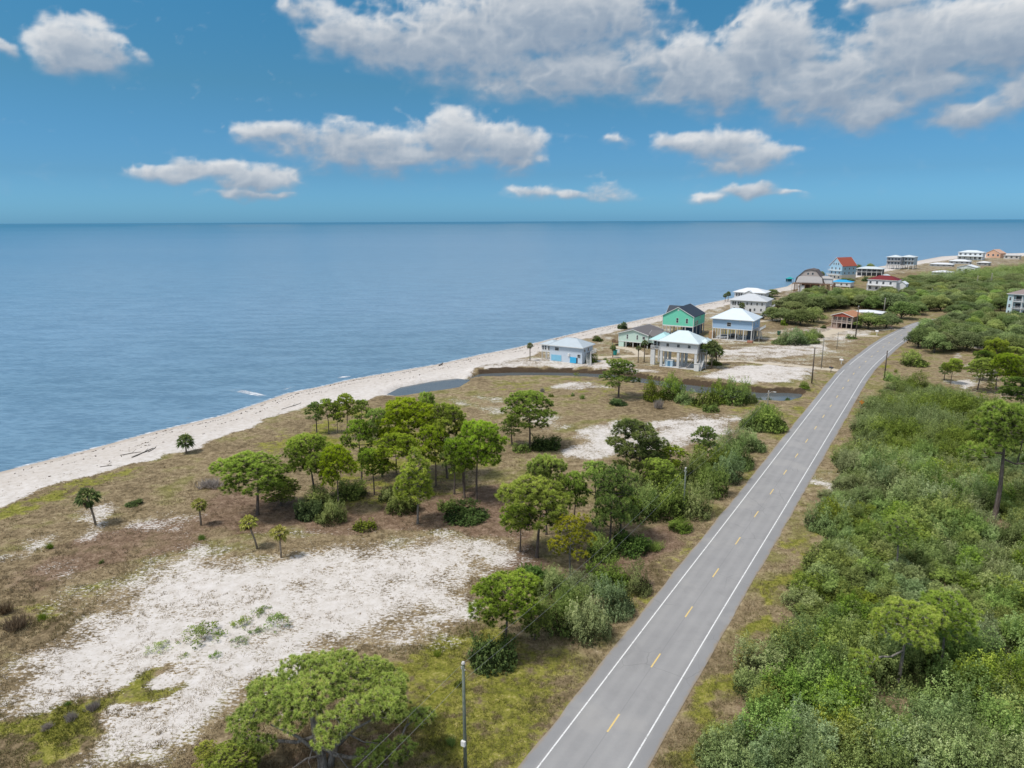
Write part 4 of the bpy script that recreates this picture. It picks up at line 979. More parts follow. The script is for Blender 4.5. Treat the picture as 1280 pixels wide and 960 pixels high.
    def stairs(s, a, b, w=1.2, mat=None):
        """from the foot a to the head b"""
        a, b = Vector(a), Vector(b); n = max(3, int(abs(b.z - a.z) / .19)); d = b - a; fl = Vector((d.x, d.y, 0)).normalized(); sd_ = Vector((-fl.y, fl.x, 0)) * w / 2; m = MB()
        for i in range(n):
            p = a.lerp(b, (i + .5) / n); m.bar(p - sd_, p + sd_, .28, .05)
        for k in (-1, 1):
            m.bar(a + sd_ * k, b + sd_ * k, .06, .26); m.bar(a + sd_ * k + Vector((0, 0, .95)), b + sd_ * k + Vector((0, 0, .95)), .07)
            for i in range(5): p = a.lerp(b, i / 4) + sd_ * k; m.bar(p, p + Vector((0, 0, .95)), .06)
        return m.build('staircase', mat or TRIM, s.r)
    def box(s, name, x0, x1, y0, y1, z0, z1, mat): return MB().box(x0, x1, y0, y1, z0, z1).build(name, mat, s.r)

YAW = math.degrees(ROAD_AZ)
# 1 lavender house with cyan doors ------------------------------------------------
h = House('beach_house', 'low lavender beach house with cyan doors and pale grey hip roof beside the creek', 707, 456.5, YAW, rad=11)
w = h.W(40); e = h.Hh(19.5); M = siding('lavender_siding', (.56, .63, .71)); RM = roofmat('pale_grey_roof', (.46, .52, .56))
h.wall(-w / 2, w / 2, 0, 8.6, 0, e, M); h.hip(-w / 2, w / 2, 0, 8.6, e, 2.3, .7, RM)
h.wall(-w / 2 - 4.3, -w / 2 - .003, 1.6, 7.8, 2.7, e - .3, siding('white_siding', (.70, .70, .70)), 'porch_wall'); h.hip(-w / 2 - 4.3, -w / 2 + 1.5, 1.6, 7.8, e - .3, 1.3, .5, RM, 'porch_roof')
h.stilts((-w / 2 - 4.1, -w / 2 - 2.2), (1.8, 4.7, 7.6), 2.7, .24)
for u in (-3.6, -2.6, -1.3, -.6): h.window('front', -w / 2 + u, 3.5, .62, 1.3, 1.6)
h.window('front', -w / 2 + 2.8, 3.9, 1.5, 1.1, 0); h.window('front', w / 2 - 1.2, 2.1, 1.1, 1.1, 0, 'window'); h.window('right', 2.0, 3.9, 1.1, .9, w / 2); h.window('right', 5.0, 3.9, 1.0, 1.0, w / 2)
h.box('door', w / 2 - 4.6, w / 2 - 2.2, -.10, -.002, .05, 2.1, paint('cyan_door', (.05, .42, .72), .4)); h.box('garage_door', -w / 2 + .6, -w / 2 + 4.6, -.08, -.002, .2, 2.3, paint('pale_cyan_panel', (.22, .50, .68), .5))
h.box('vent_hood', -w / 2 + 7.2, -w / 2 + 7.9, -.35, -.002, 2.3, 3.3, TRIM); h.box('dark_doorway', w / 2 - 2.1, w / 2 - 1.7, -.07, -.002, .1, 2.0, DARKIN)
h.stairs((w / 2 + 3.2, -1.0, 0), (w / 2 + .8, 3.4, 3.2), 1.4); h.deck(w / 2 + .01, w / 2 + 2.0, 3.4, 7.4, 3.3, ('right', 'back'))
# 2 mint house -------------------------------------------------------------------
h = House('beach_house', 'pale mint house with grey brown gable roof over an open carport', 791, 434.5, YAW, rad=12)
w = h.W(36); z0 = h.Hh(7); z1 = z0 + h.Hh(9.5); rs = h.Hh(5.5); M = siding('mint_siding', (.56, .72, .64)); RM = roofmat('grey_brown_shingles', (.150, .140, .142), .8)
h.wall(-w / 2, w / 2, 0, 17, z0, z1, M, gable='front', rise=rs); h.gable(-w / 2, w / 2, 0, 17, z1, rs, .5, RM)
h.corner_boards(-w / 2, w / 2, 0, 17, z0, z1); h.stilts([-w / 2 + .2 + i * (w - .4) / 4 for i in range(5)], (.2, 5, 10, 16.5), z0, .3)
h.box('ground_wall', -w / 2 + .02, -w / 2 + 2.2, .03, 6, 0, z0 - .01, M); h.box('carport_back', -w / 2 + 2.3, w / 2 - .1, 9, 9.2, 0, z0 - .01, DARKIN)
for u in (-w * .2, w * .14): h.window('front', u, z0 + 1.1, .55, 1.7, 0)
h.window('front', w * .36, z0 + 1.4, 1.0, 1.0, 0)
h.wall(w / 2 + .003, w / 2 + 6.5, 1.2, 9, z0, z1 - .3, M, 'wing_wall'); h.gable(w / 2, w / 2 + 6.5, 1.2, 9, z1 - .3, 1.6, .4, RM, 'x', 'wing_roof')
h.stilts((w / 2 + 3, w / 2 + 6.3), (1.4, 8.8), z0, .3); h.window('front', w / 2 + 1.3, z0 + 1.3, .9, 1.1, 1.2); h.window('front', w / 2 + 3.6, z0 + 1.4, 1.2, 1.2, 1.2)
h.deck(-w / 2 - 3.2, -w / 2 - .01, 1.0, 4, 1.3, ('front', 'left'), BROWNW)
# 3 white stilt house ------------------------------------------------------------
h = House('stilt_house', 'tall white house on square pillars with pale ice blue hip roof nearest the creek', 846.5, 464, YAW, rad=10)
w = h.W(45); z0 = h.Hh(20.5); z1 = z0 + h.Hh(11.5); M = siding('white_siding', (.70, .70, .70)); RM = roofmat('ice_blue_metal_roof', (.60, .69, .71))
h.wall(-w / 2, w / 2, 0, 9.5, z0, z1, M); h.hip(-w / 2, w / 2, 0, 9.5, z1, 3.2, .8, RM); h.corner_boards(-w / 2, w / 2, 0, 9.5, z0, z1)
h.stilts((-w / 2 + .5, 0, w / 2 - .4), (.45, 4.7, 9.0), z0 - .16, .8, paint('white_pillar', (.66, .66, .65)), 'pillar')
for u in (-w * .29, 0, w * .29): h.window('front', u, z0 + 1.5, .9, .95, 0)
h.window('right', 4.2, z0 + 1.2, 1.2, 1.3, w / 2)
RT_ = roofmat('turquoise_metal_roof', (.42, .64, .64))
h.wall(-w / 2 - 3.9, -w / 2 - .01, 4.2, 9.5, z0 + .1, z1 - .3, M, 'porch_wall'); h.hip(-w / 2 - 3.9, -w / 2 + 2.5, 1.6, 9.5, z1 - .2, 2.2, .5, RT_, 'porch_roof')
h.deck(-w / 2 - 3.9, -w / 2 - .01, 1.6, 4.19, z0 + .05, ('front', 'left'), posts=False)
for u in (-3.2, -1.9, -.7): h.window('front', -w / 2 + u, z0 + .4, .85, 1.9, 4.2)
h.box('pillar', -w / 2 - 3.9, -w / 2 - 2.4, 1.7, 2.5, -.2, z0 - .2, paint('white_pillar', (.66, .66, .65))); h.stilts((-w / 2 - 3.5,), (8.8,), z0, .5, None, 'pillar')
h.deck(w / 2 + .01, w / 2 + 2.6, 2.2, 8.5, z0 + .05, ('front', 'right')); h.hip(w / 2 - .5, w / 2 + 2.7, 3.2, 8.6, z1 - .12, 1.2, .2, RM, 'deck_roof')
h.stairs((w / 2 - 3.8, 1.3, 0), (w / 2 + .4, 2.0, z0 - .1), 1.2, WOODG)
h.stairs((w / 2 + 1.3, -1.0, 0), (w / 2 + 1.3, 2.2, z0 * .55), 1.1); h.box('slab', -w / 2 + .1, w / 2 + 1.5, -.2, 9.4, -.2, .12, CONC)
st = empty('storage_shed', h.r.matrix_basis @ Vector((-w * .27, 1.2, .12)), -R(YAW)); MB().box(-1.3, 1.3, 0, 2.0, 0, 2.0).build('wall', paint('pale_blue_shed', (.42, .56, .66)), st); MB().add([(-1.4, -.1, 2.0), (1.4, -.1, 2.0), (1.4, 2.1, 2.0), (-1.4, 2.1, 2.0), (-1.4, 1, 2.35), (1.4, 1, 2.35)], [(0, 1, 5, 4), (2, 3, 4, 5), (0, 4, 3), (1, 2, 5), (3, 2, 1, 0)]).build('roof', TRIM, st); MB().box(-.45, .45, -.05, -.003, .05, 1.75).build('door', paint('blue_shed_door', (.10, .22, .34)), st); tag(st, 'pale blue storage shed under the white pillared house', 'shed')
st = empty('utility_box', h.r.matrix_basis @ Vector((w / 2 + .5, -1.6, 0)), -R(YAW)); MB().box(-.8, .8, 0, 1.2, 0, 2.3).build('cabinet', TRIM, st); MB().box(-.9, .9, -.1, 1.3, 2.3, 2.4).build('lid', CONC, st); tag(st, 'white utility cabinet by the right pillar of the white pillared house', 'cabinet')
# 4 teal house -------------------------------------------------------------------
h = House('stilt_house', 'bright turquoise green gabled house on stilts with charcoal roof', 846.5, 420, YAW, rad=12)
w = h.W(37.5); z0 = h.Hh(12.5); z1 = z0 + h.Hh(11.8); rs = h.Hh(10.5); d = 16; M = siding('turquoise_siding', (.19, .68, .48)); RM = roofmat('charcoal_roof', (.035, .048, .068), .6)
h.wall(-w / 2, w / 2, 0, d, z0, z1, M, gable='front', rise=rs); h.gable(-w / 2, w / 2, 0, d, z1, rs, .35, RM); h.corner_boards(-w / 2, w / 2, 0, d, z0, z1)
h.wall(-w / 2 - .6, -w / 2 + 3, 6.5, 14.5, z0 + .02, z1 - .02, M, 'wing_wall'); h.gable(-w / 2 - .5, -.5, 6.5, 14.5, z1 - .05, rs - .5, .35, RM, 'x', 'wing_roof')
h.stilts([-w / 2 + .15 + i * (w - .3) / 4 for i in range(5)], (.15, 5.2, 10.5, d - .15), z0 - .16, .34)
h.box('ground_room', w * .14, w / 2 - .3, .9, d - 2, 0, z0 - .17, paint('navy_panel', (.018, .055, .11))); 
for u in (-w * .02, w * .29): h.window('front', u, z0 + 1.4, .85, 1.9, 0)
h.box('attic_vent', -.35, .35, -.06, -.002, z1 + rs - 1.4, z1 + rs - .6, TRIM)
h.window('right', 9.5, z1 - 1.6, .7, 1.0, w / 2); h.window('right', 3.1, z0 + .4, 1.3, 1.7, w / 2); h.window('right', 5.3, z0 + .5, 1.3, 1.7, w / 2)
h.box('fascia_panel', -w / 2 - .05, w / 2 + .05, -.09, -.07, z0 - .35, z0, TRIM)
# 5 blue house -------------------------------------------------------------------
h = House('stilt_house', 'sky blue house on many white stilts with white hip roof', 914, 425.5, YAW, rad=13)
w = h.W(47.5); z0 = h.Hh(14); z1 = z0 + h.Hh(11.5); d = 13; M = siding('sky_blue_siding', (.37, .53, .72)); RM = roofmat('white_blue_metal_roof', (.64, .72, .78))
h.wall(-w / 2, w / 2, 0, d, z0, z1, M); h.hip(-w / 2, w / 2, 0, d, z1, 3.9, .9, RM); h.corner_boards(-w / 2, w / 2, 0, d, z0, z1)
h.stilts([-w / 2 + .2 + i * (w - .4) / 5 for i in range(6)], (.2, 4.4, 8.6, d - .2), z0 - .16, .34, paint('white_pillar', (.66, .66, .65)))
h.window('front', -w * .08, z0 + 1.1, 1.6, 1.5, 0); h.window('right', 3, z0 + 1.6, .9, 1.1, w / 2); h.window('right', 8.5, z0 + 1.6, .9, 1.1, w / 2); h.box('wall_lamp', w * .18, w * .18 + .3, -.2, -.002, z1 - .8, z1 - .4, TRIM)
h.deck(w / 2 + .01, w / 2 + 2.8, 1.5, d - 1, z0 + .02, ('front', 'right')); h.stairs((w / 2 + 1.4, 11, 0), (w / 2 + 1.4, 6, z0 - .1), 1.1)
h.box('storage_room', -w / 2 - 1.6, -w / 2 + .02, 1.0, 4.0, 0, 2.9, paint('tan_boards', (.42, .27, .15))); h.box('ground_room', w * .30, w / 2 - .5, 6, d - 1.5, 0, z0 - .2, paint('slate_panel', (.10, .13, .17)))
h.box('slab', -w / 2, w / 2, -.3, d, -.2, .1, CONC); h.box('planter', w / 2 - 1.2, w / 2 + .9, -2.6, -.8, 0, .7, paint('brick_planter', (.42, .20, .14)))
BLUE = (h, w)
# 6 large white houses ------------------------------------------------------------
h = House('beach_house', 'large white house with wide grey white hip roof and dark paired windows', 934, 391, YAW, rad=14)
w = h.W(42); e = h.Hh(14.5); M = siding('white_siding', (.70, .70, .70)); RM = roofmat('grey_white_roof', (.54, .56, .58))
h.wall(-w / 2, w / 2, 0, 15, 0, e, M); h.hip(-w / 2, w / 2, 0, 15, e, 3.0, .9, RM)
for u in (-.42, -.36, -.27, -.21): h.window('front', w * u, e - 2.6, .8, 1.9, 0)
for u in (-.02, .10, .26, .40): h.window('front', w * u, e - 2.2, .7, 1.3, 0)
for u in (-.38, -.1, .2, .38): h.window('front', w * u, 1.2, .9, 1.3, 0)
h.box('door', w * .05, w * .05 + 1.0, -.06, -.002, .1, 2.2, DARKIN); h.deck(w / 2 + .01, w / 2 + 3, 2, 9, e - 3, ('front', 'right'))
for u in (3, 7, 11): h.window('right', u, e - 2.2, .8, 1.3, w / 2)
h = House('beach_house', 'white two storey house with white roof behind the large white house', 936, 379, YAW, rad=13)
w = h.W(36); e = h.Hh(13); h.wall(-w / 2, w / 2, 0, 12, 0, e, M); h.hip(-w / 2, w / 2, 0, 12, e, 2.2, .9, roofmat('white_roof', (.72, .74, .76)))
h.wall(-3, 3, -1.6, -.003, 0, e - .4, M, 'bay_wall', 'front', 1.6); h.gable(-3, 3, -1.6, 3, e - .4, 1.6, .3, roofmat('white_roof', (.72, .74, .76)), 'y', 'bay_roof')
for u in (-.42, -.34, -.26): h.window('front', w * u, e - 2.3, 1.0, 1.7, 0)
for u in (.24, .32, .40): h.window('front', w * u, e - 2.1, 1.0, 1.4, 0)
h.window('front', 0, e - 2.3, .8, 1.2, -1.6); h.deck(w * .2, w / 2 + 1, -2.2, -.01, e - 3, ('front', 'right'))
# 7 brown house -------------------------------------------------------------------
h = House('roadside_house', 'brown two storey house with orange roof and red gable by the road', 1051.5, 410.5, 46, group=None, rad=9)
w = h.W(23.5); z0 = h.Hh(7); z1 = z0 + h.Hh(8.2); M = siding('beige_siding', (.36, .27, .22)); RM = roofmat('orange_brown_shingles', (.42, .20, .11), .8)
h.wall(-w / 2, w / 2, 1.6, 12, z0, z1, M, gable='front', rise=1.5); h.gable(-w / 2 - .2, w / 2 + .2, -.2, 12, z1, 1.6, .35, RM); h.box('gable_board', -w / 2 - .2, w / 2 + .2, -.28, -.2, z1 - .25, z1 + .1, paint('red_fascia', (.40, .10, .07)))
MB().add([(-w / 2, -.1, z1 + .1), (w / 2, -.1, z1 + .1), (0, -.1, z1 + 1.45)], [(0, 1, 2)]).build('gable_panel', paint('red_fascia', (.40, .10, .07)), h.r)
h.deck(-w / 2, w / 2, -.1, 1.59, z0 + .02, ('front',), paint('beige_rail', (.50, .42, .37)), posts=False)
h.stilts([-w / 2 + .2 + i * (w - .4) / 4 for i in range(5)], (.05,), z1, .26, paint('beige_rail', (.50, .42, .37)), 'porch_post')
for u in (-.32, -.05, .28): h.window('front', w * u, z0 + .9, 1.1, 1.5, 1.6)
h.box('ground_wall', w * .02, w / 2, 6, 11.9, 0, z0 - .01, M); h.box('carport_back', -w / 2 + .3, w * .5 - .3, 5, 5.2, 0, z0 - .02, DARKIN); h.box('ground_room', -w / 2 + .1, -w * .18, .4, 4.9, 0, z0 - .25, M)
h.stairs((-w / 2 - 4.2, .8, 0), (-w / 2 - .1, .8, z0), 1.2, BROWNW); h.window('right', 4.5, z0 + 1, .9, 1.2, w / 2); h.window('right', 8.5, z0 + 1, .9, 1.2, w / 2)
h.box('slab', -w / 2 - 2, w / 2 + 1, -4, 5, -.2, .06, paint('brick_paving', (.38, .28, .23)))
# 8 low house behind --------------------------------------------------------------
h = House('roadside_house', 'long low house with flat white roof and blue walls behind the brown house', 1085, 398, 40, group=None, rad=9)
w = h.W(29); h.wall(-w / 2, w / 2, 0, 8, 0, 2.9, siding('slate_blue_siding', (.12, .18, .32))); h.hip(-w / 2, w / 2, 0, 8, 2.9, .8, .6, roofmat('white_roof', (.72, .74, .76)))
for u in (-.35, -.1, .15, .38): h.window('front', w * u, .9, 1.2, 1.3, 0)
# 9 grey gambrel house --------------------------------------------------------------
h = House('beach_house', 'weathered grey gambrel house on brown timber posts out on the point', 1011, 365, 30, rad=14)
w = h.W(33); z0 = h.Hh(10.5); GW = siding('grey_beige_boards', (.46, .40, .37)); GR_ = roofmat('weathered_grey_roof', (.40, .38, .37), .85); DK = roofmat('dark_brown_roof', (.13, .11, .105), .8); dp = 14
prof = [(-w / 2, z0), (-w * .46, z0 + 3.6), (-w * .20, z0 + 8.6), (w * .0, z0 + 9.4), (w * .18, z0 + 8.8), (w * .42, z0 + 3.4), (w / 2, z0)]
n_ = len(prof); m_ = MB(); m_.add([(p[0], 0, p[1]) for p in prof] + [(p[0], dp, p[1]) for p in prof], [tuple(range(n_)), tuple(range(2 * n_ - 1, n_ - 1, -1)), (0, n_, 2 * n_ - 1, n_ - 1)]); m_.build('wall', GW, h.r)
m_ = MB()
for i in range(n_ - 1):
    a, b = prof[i], prof[i + 1]; m_.bar((a[0], dp / 2 - .2, a[1] + .12), (b[0], dp / 2 - .2, b[1] + .12), dp + 1.2, .3) if False else m_.add([(a[0] * 1.03, -.5, a[1] + .05), (b[0] * 1.03, -.5, b[1] + .05), (b[0] * 1.03, dp + .5, b[1] + .05), (a[0] * 1.03, dp + .5, a[1] + .05), (a[0] * 1.04, -.5, a[1] + .35), (b[0] * 1.04, -.5, b[1] + .35), (b[0] * 1.04, dp + .5, b[1] + .35), (a[0] * 1.04, dp + .5, a[1] + .35)], [(0, 1, 2, 3), (7, 6, 5, 4), (0, 4, 5, 1), (2, 6, 7, 3), (0, 3, 7, 4), (1, 5, 6, 2)])
m_.build('roof', DK, h.r)
MB().add([(-w * .47, -2.4, z0 + .6), (w * .47, -2.4, z0 + .6), (w * .40, -.04, z0 + 4.9), (-w * .40, -.04, z0 + 4.9), (-w * .47, -2.4, z0 + .3), (w * .47, -2.4, z0 + .3), (w * .40, -.04, z0 + 4.6), (-w * .40, -.04, z0 + 4.6)], [(0, 1, 2, 3), (7, 6, 5, 4), (0, 4, 5, 1), (1, 5, 6, 2), (3, 2, 6, 7), (0, 3, 7, 4)]).build('skirt_roof', GR_, h.r)
for u in (-.08, .08): h.window('front', w * u, z0 + 6, 1.3, 1.4, 0)
h.deck(-w / 2 - 1.5, w / 2 + 7, -4.5, -.02, z0 - .1, ('front', 'right'), BROWNW)
h.stilts([-w / 2 + i * (w + 6) / 7 for i in range(8)], (-4.3, 0, 6, 12), z0 - .35, .4, BROWNW)
for a, b, mt in ((-.36, -.14, TRIM), (.16, .26, paint('pale_panel', (.56, .52, .50))), (.34, .44, paint('pale_panel', (.56, .52, .50)))): h.box('ground_panel', w * a, w * b, -3.4, -3.2, 0, z0 - 1.4, mt)
h.box('ground_room', -w * .3, w * .3, 2, 9, 0, z0 - .4, paint('brown_boards', (.15, .085, .06)))
h.stairs((w / 2 + 9, -3.2, 0), (w / 2 + 6.5, -3.2, z0 - .1), 1.4, BROWNW); h.wall(w * .28, w / 2 + 5, 1, 7, z0, z0 + 3.6, siding('white_siding', (.70, .70, .70)), 'side_wall'); h.hip(w * .28, w / 2 + 5, 1, 7, z0 + 3.6, 1.3, .4, GR_, 'side_roof')
ct = empty('beach_canopy', (*G(987, 351.5), 0), 0); ct.location.z = gz(ct.location.x, ct.location.y)
MB().box(-2.6, 2.6, -2, 2, 3.0, 3.2).add([(-2.8, -2.2, 3.2), (2.8, -2.2, 3.2), (2.8, 2.2, 3.2), (-2.8, 2.2, 3.2), (0, 0, 4.8)], [(0, 1, 4), (1, 2, 4), (2, 3, 4), (3, 0, 4)]).build('canopy_top', paint('teal_canvas', (.03, .33, .34)), ct); MB().box(-2.4, 2.4, 1.7, 1.8, .6, 3.0).build('canopy_wall', paint('dark_teal_canvas', (.02, .15, .17)), ct)
for a in (-2.4, 2.4):
    for b in (-1.8, 1.8): MB().box(a - .08, a + .08, b - .08, b + .08, -.2, 3.0).build('pole', WOODG, ct)
tag(ct, 'small teal beach canopy at the tip of the sandy point', 'canopy')
# 10 pale blue house with the red roof ---------------------------------------------
h = House('beach_house', 'tall pale blue three storey gabled house with red brown roof', 1043.5, 349.5, 66, rad=12)
w = h.W(14.5); d = h.D(16); e = h.Hh(17); M = siding('pale_blue_siding', (.34, .52, .64)); RM = roofmat('red_brown_roof', (.34, .085, .055), .7)
h.wall(-w / 2, w / 2, 0, d, e * .36, e, M, gable='front', rise=h.Hh(9.5)); h.gable(-w / 2, w / 2, 0, d, e, h.Hh(9.5), .5, RM); h.wall(-w / 2 - .5, w / 2 + .3, -.5, d, 0, e * .36 - .01, paint('cream_stucco', (.62, .58, .50)), 'ground_wall')
h.deck(-w / 2 - .6, w / 2 + .3, -2.6, -.51, e * .36, ('front', 'left'), TRIM); h.deck(-w / 2, w / 2, -2.0, -.01, e * .66, ('front',), TRIM, posts=False)
for z in (e * .40, e * .70):
    for u in (-.3, 0, .3): h.window('front', w * u, z + .2, 1.2, 1.8, 0)
for u in (-.18, .0, .18): h.window('front', w * u, e + .6, 1.0, 1.6, 0)
for u in (-.3, 0, .3): h.window('front', w * u, 1.2, 1.3, 1.8, -.5)
for z in (e * .42, e * .72):
    for u in (.2, .5, .8): h.window('right', d * u, z, 1.1, 1.5, w / 2)
# 11 low house with blue roof -------------------------------------------------------
h = House('beach_house', 'low white house with bright blue roof in front of the gabled pale blue house', 1050, 359, 40, rad=10)
w = h.W(23); e = h.Hh(6); h.wall(-w / 2, w / 2, 0, 9, .6, e, siding('white_siding', (.70, .70, .70))); h.hip(-w / 2, w / 2, 0, 9, e, 1.5, .5, roofmat('bright_blue_roof', (.03, .34, .62)))
for u in (-.3, .05, .32): h.window('front', w * u, e - 2.0, 1.2, 1.2, 0)
h.stilts((-w / 2 + .3, 0, w / 2 - .3), (.3, 8.6), .6, .4); h.box('crawlspace', -w / 2 + .5, w / 2 - .5, .5, 8.5, 0, .59, DARKIN)
# 12 white roofed house with shaded porch -------------------------------------------
h = House('beach_house', 'long house with pale roof over a dark shaded porch near the shore', 1086, 345, 36, rad=13)
w = h.W(28); e = h.Hh(8.5); h.wall(-w / 2, w / 2, 2.4, 12, 0, e, siding('dark_grey_siding', (.10, .11, .13))); h.hip(-w / 2, w / 2, -.4, 12, e, 1.6, .7, roofmat('pale_roof', (.60, .66, .68)))
h.stilts([-w / 2 + i * w / 5 for i in range(6)], (0,), e, .35, TRIM, 'porch_post'); h.deck(-w / 2, w / 2, -.2, 2.39, e * .5, ('front',), posts=False)
for u in (-.38, -.2, 0, .2, .38): h.window('front', w * u, e * .5 + .5, 1.4, 1.7, 2.4)
# 13 white house with the dark red roof ----------------------------------------------
h = House('beach_house', 'white two storey house with dark red hip roof above the live oaks', 1101, 366, 44, rad=12)
w = h.W(32); d = 11; e = h.Hh(15.5); M = siding('white_siding', (.70, .70, .70))
h.wall(-w / 2, w / 2, 0, d, 0, e, M); h.hip(-w / 2, w / 2, 0, d, e, 2.6, .5, roofmat('dark_red_roof', (.17, .018, .022), .5))
for u in (-.40, -.17, .05, .30):
    h.window('front', w * u, e - 2.7, 1.3, 1.7, 0); h.window('front', w * u, e - 6.4, 1.6, 1.8, 0)
h.deck(-w / 2, w / 2 - 2, -1.8, -.01, e - 3.6, ('front', 'left'), TRIM); h.stilts((-w / 2 + .3, 0, w / 2 - 2.3), (-1.6,), e - 3.8, .3, TRIM, 'porch_post')
h.wall(w / 2 + .003, w / 2 + 5, 3, 9, 0, e - 2.2, M, 'annex_wall', 'front', 1.6); h.gable(w / 2, w / 2 + 5, 3, 9, e - 2.2, 1.6, .3, roofmat('white_roof', (.72, .74, .76)), 'y', 'annex_roof')
h.wall(-w / 2 - 1, w * .2, d + .003, d + 9, 0, e - .6, siding('grey_white_siding', (.58, .58, .57)), 'rear_wall', 'front', 2.0); h.gable(-w / 2 - 1, w * .2, d, d + 9, e - .6, 3.4, .4, roofmat('pale_roof', (.60, .66, .68)), 'y', 'rear_roof')
# 14 twin houses -------------------------------------------------------------------
for px, lb, c in ((1115.5, 'left grey house of the joined pair on the shore', (.36, .38, .42)), (1132.5, 'right blue grey house of the joined pair on the shore', (.42, .52, .60))):
    h = House('beach_house', lb + ', stilted with pale roof', px, 336.5, 42, rad=12); w = h.W(15.5); z0 = h.Hh(5.0); e = h.Hh(14.5); M = siding('pair_siding_%d' % px, c)
    h.wall(-w / 2, w / 2, 1.5, 13, z0, e, M); h.hip(-w / 2, w / 2, 0, 13, e, 1.8, .5, roofmat('pale_roof', (.60, .66, .68))); h.stilts([-w / 2 + .3 + i * (w - .6) / 3 for i in range(4)], (.3, 6, 12.5), z0, .5)
    h.deck(-w / 2, w / 2, 0, 1.49, z0 + .02, ('front',), posts=False); h.deck(-w / 2, w / 2, 0, 1.49, z0 + (e - z0) / 2, ('front',), posts=False)
    for z in (z0 + .6, z0 + (e - z0) / 2 + .6):
        for u in (-.34, -.1, .14, .36): h.window('front', w * u, z, 1.6, 2.2, 1.5)
# 15 far headland houses -------------------------------------------------------------
def far_house(px, py, wpx, epx, rpx, yaw, label, wc, rc, kind='hip', rows=1, d=12):
    h = House('beach_house', label, px, py, yaw, rad=13); w = h.W(wpx); e = h.Hh(epx); rise = max(.6, h.Hh(rpx) - .6); M = siding('siding_%d_%d_%d' % tuple(int(q * 100) for q in wc), wc); RM = roofmat('roof_%d_%d_%d' % tuple(int(q * 100) for q in rc), rc)
    if kind == 'hip': h.wall(-w / 2, w / 2, 0, d, 0, e, M); h.hip(-w / 2, w / 2, 0, d, e, rise, .7, RM)
    else: h.wall(-w / 2, w / 2, 0, d, 0, e, M, gable='front', rise=rise); h.gable(-w / 2, w / 2, 0, d, e, rise, .5, RM)
    n = max(2, int(w / 5))
    for r_ in range(rows):
        z = e * (r_ + .35) / rows
        for i in range(n): h.window('front', -w / 2 + w * (i + .5) / n, z, min(2.2, w / n * .5), e / rows * .42, 0)
    return h, w, e
h, w, e = far_house(1212, 325, 26, 9, 3, 42, 'white two tiered house on the far headland', (.70, .72, .73), (.66, .72, .76), rows=2, d=16)
h.hip(-w / 2 - .5, w / 2 + .5, -3, 5, e * .5, .8, .4, roofmat('roof_66_72_76', (.66, .72, .76)), 'lower_roof'); h.stilts([-w / 2 + i * w / 6 for i in range(7)], (-2.7,), e * .5, .4, TRIM, 'porch_post')
far_house(1241, 322, 15, 5.5, 5, 62, 'peach coloured gabled house at the far right of the headland', (.66, .40, .27), (.60, .38, .27), 'gable', 1)
far_house(1199, 330, 22, 3.2, 2.5, 40, 'long low white roofed house in front of the two tiered house', (.42, .44, .46), (.72, .74, .76))
far_house(1176, 333, 24, 2.6, 2.2, 40, 'leftmost long low white roof on the headland', (.40, .42, .44), (.72, .74, .76))
far_house(1207, 342, 20, 7.5, 3.6, 48, 'white gabled house with dark windows above the far canopy', (.68, .72, .72), (.74, .77, .79), 'gable', 1)
far_house(1177, 344, 22, 3.4, 2.6, 40, 'white roof showing just above the far oak canopy', (.45, .47, .48), (.74, .76, .78))
far_house(1228, 332, 12, 3.5, 2.2, 44, 'small house with white roof right of the long low one', (.34, .33, .32), (.70, .70, .70))
far_house(1264, 324, 16, 4.5, 1.6, 44, 'small pale cottage at the right end of the headland', (.55, .52, .48), (.56, .55, .54))
# 16 pale house at the right edge ------------------------------------------------------
h = House('roadside_house', 'pale aqua three storey house with stacked balconies cut by the right edge', 1277, 396, 48, group=None, rad=11)
w = h.W(34); e = h.Hh(27); M = siding('pale_aqua_siding', (.52, .66, .68)); h.wall(-w / 2, w / 2, 2, 12, 0, e, M); h.hip(-w / 2, w / 2, 0, 12, e, 2.6, .6, roofmat('taupe_shingles', (.26, .21, .20), .8))
for k in range(3):
    z = e * (k + .05) / 3
    if k: h.deck(-w / 2 + 2.2, w / 2, 0, 1.99, z, ('front',), TRIM if k == 2 else None, posts=False)
    for u in (-.2, .05, .32): h.window('front', w * u, z + .35, 2.3, 2.3, 2)
h.wall(-w / 2, -w / 2 + 2.19, 0, 1.995, 0, e, M, 'bay_wall')
for k in range(4): h.stilts((-w / 2 + 2.4 + k * (w - 2.6) / 3,), (.15,), e, .25, TRIM, 'porch_post')
for z in (1.2, e * .4, e * .72): h.window('front', -w / 2 + 1.1, z, .8, 1.6, 0)

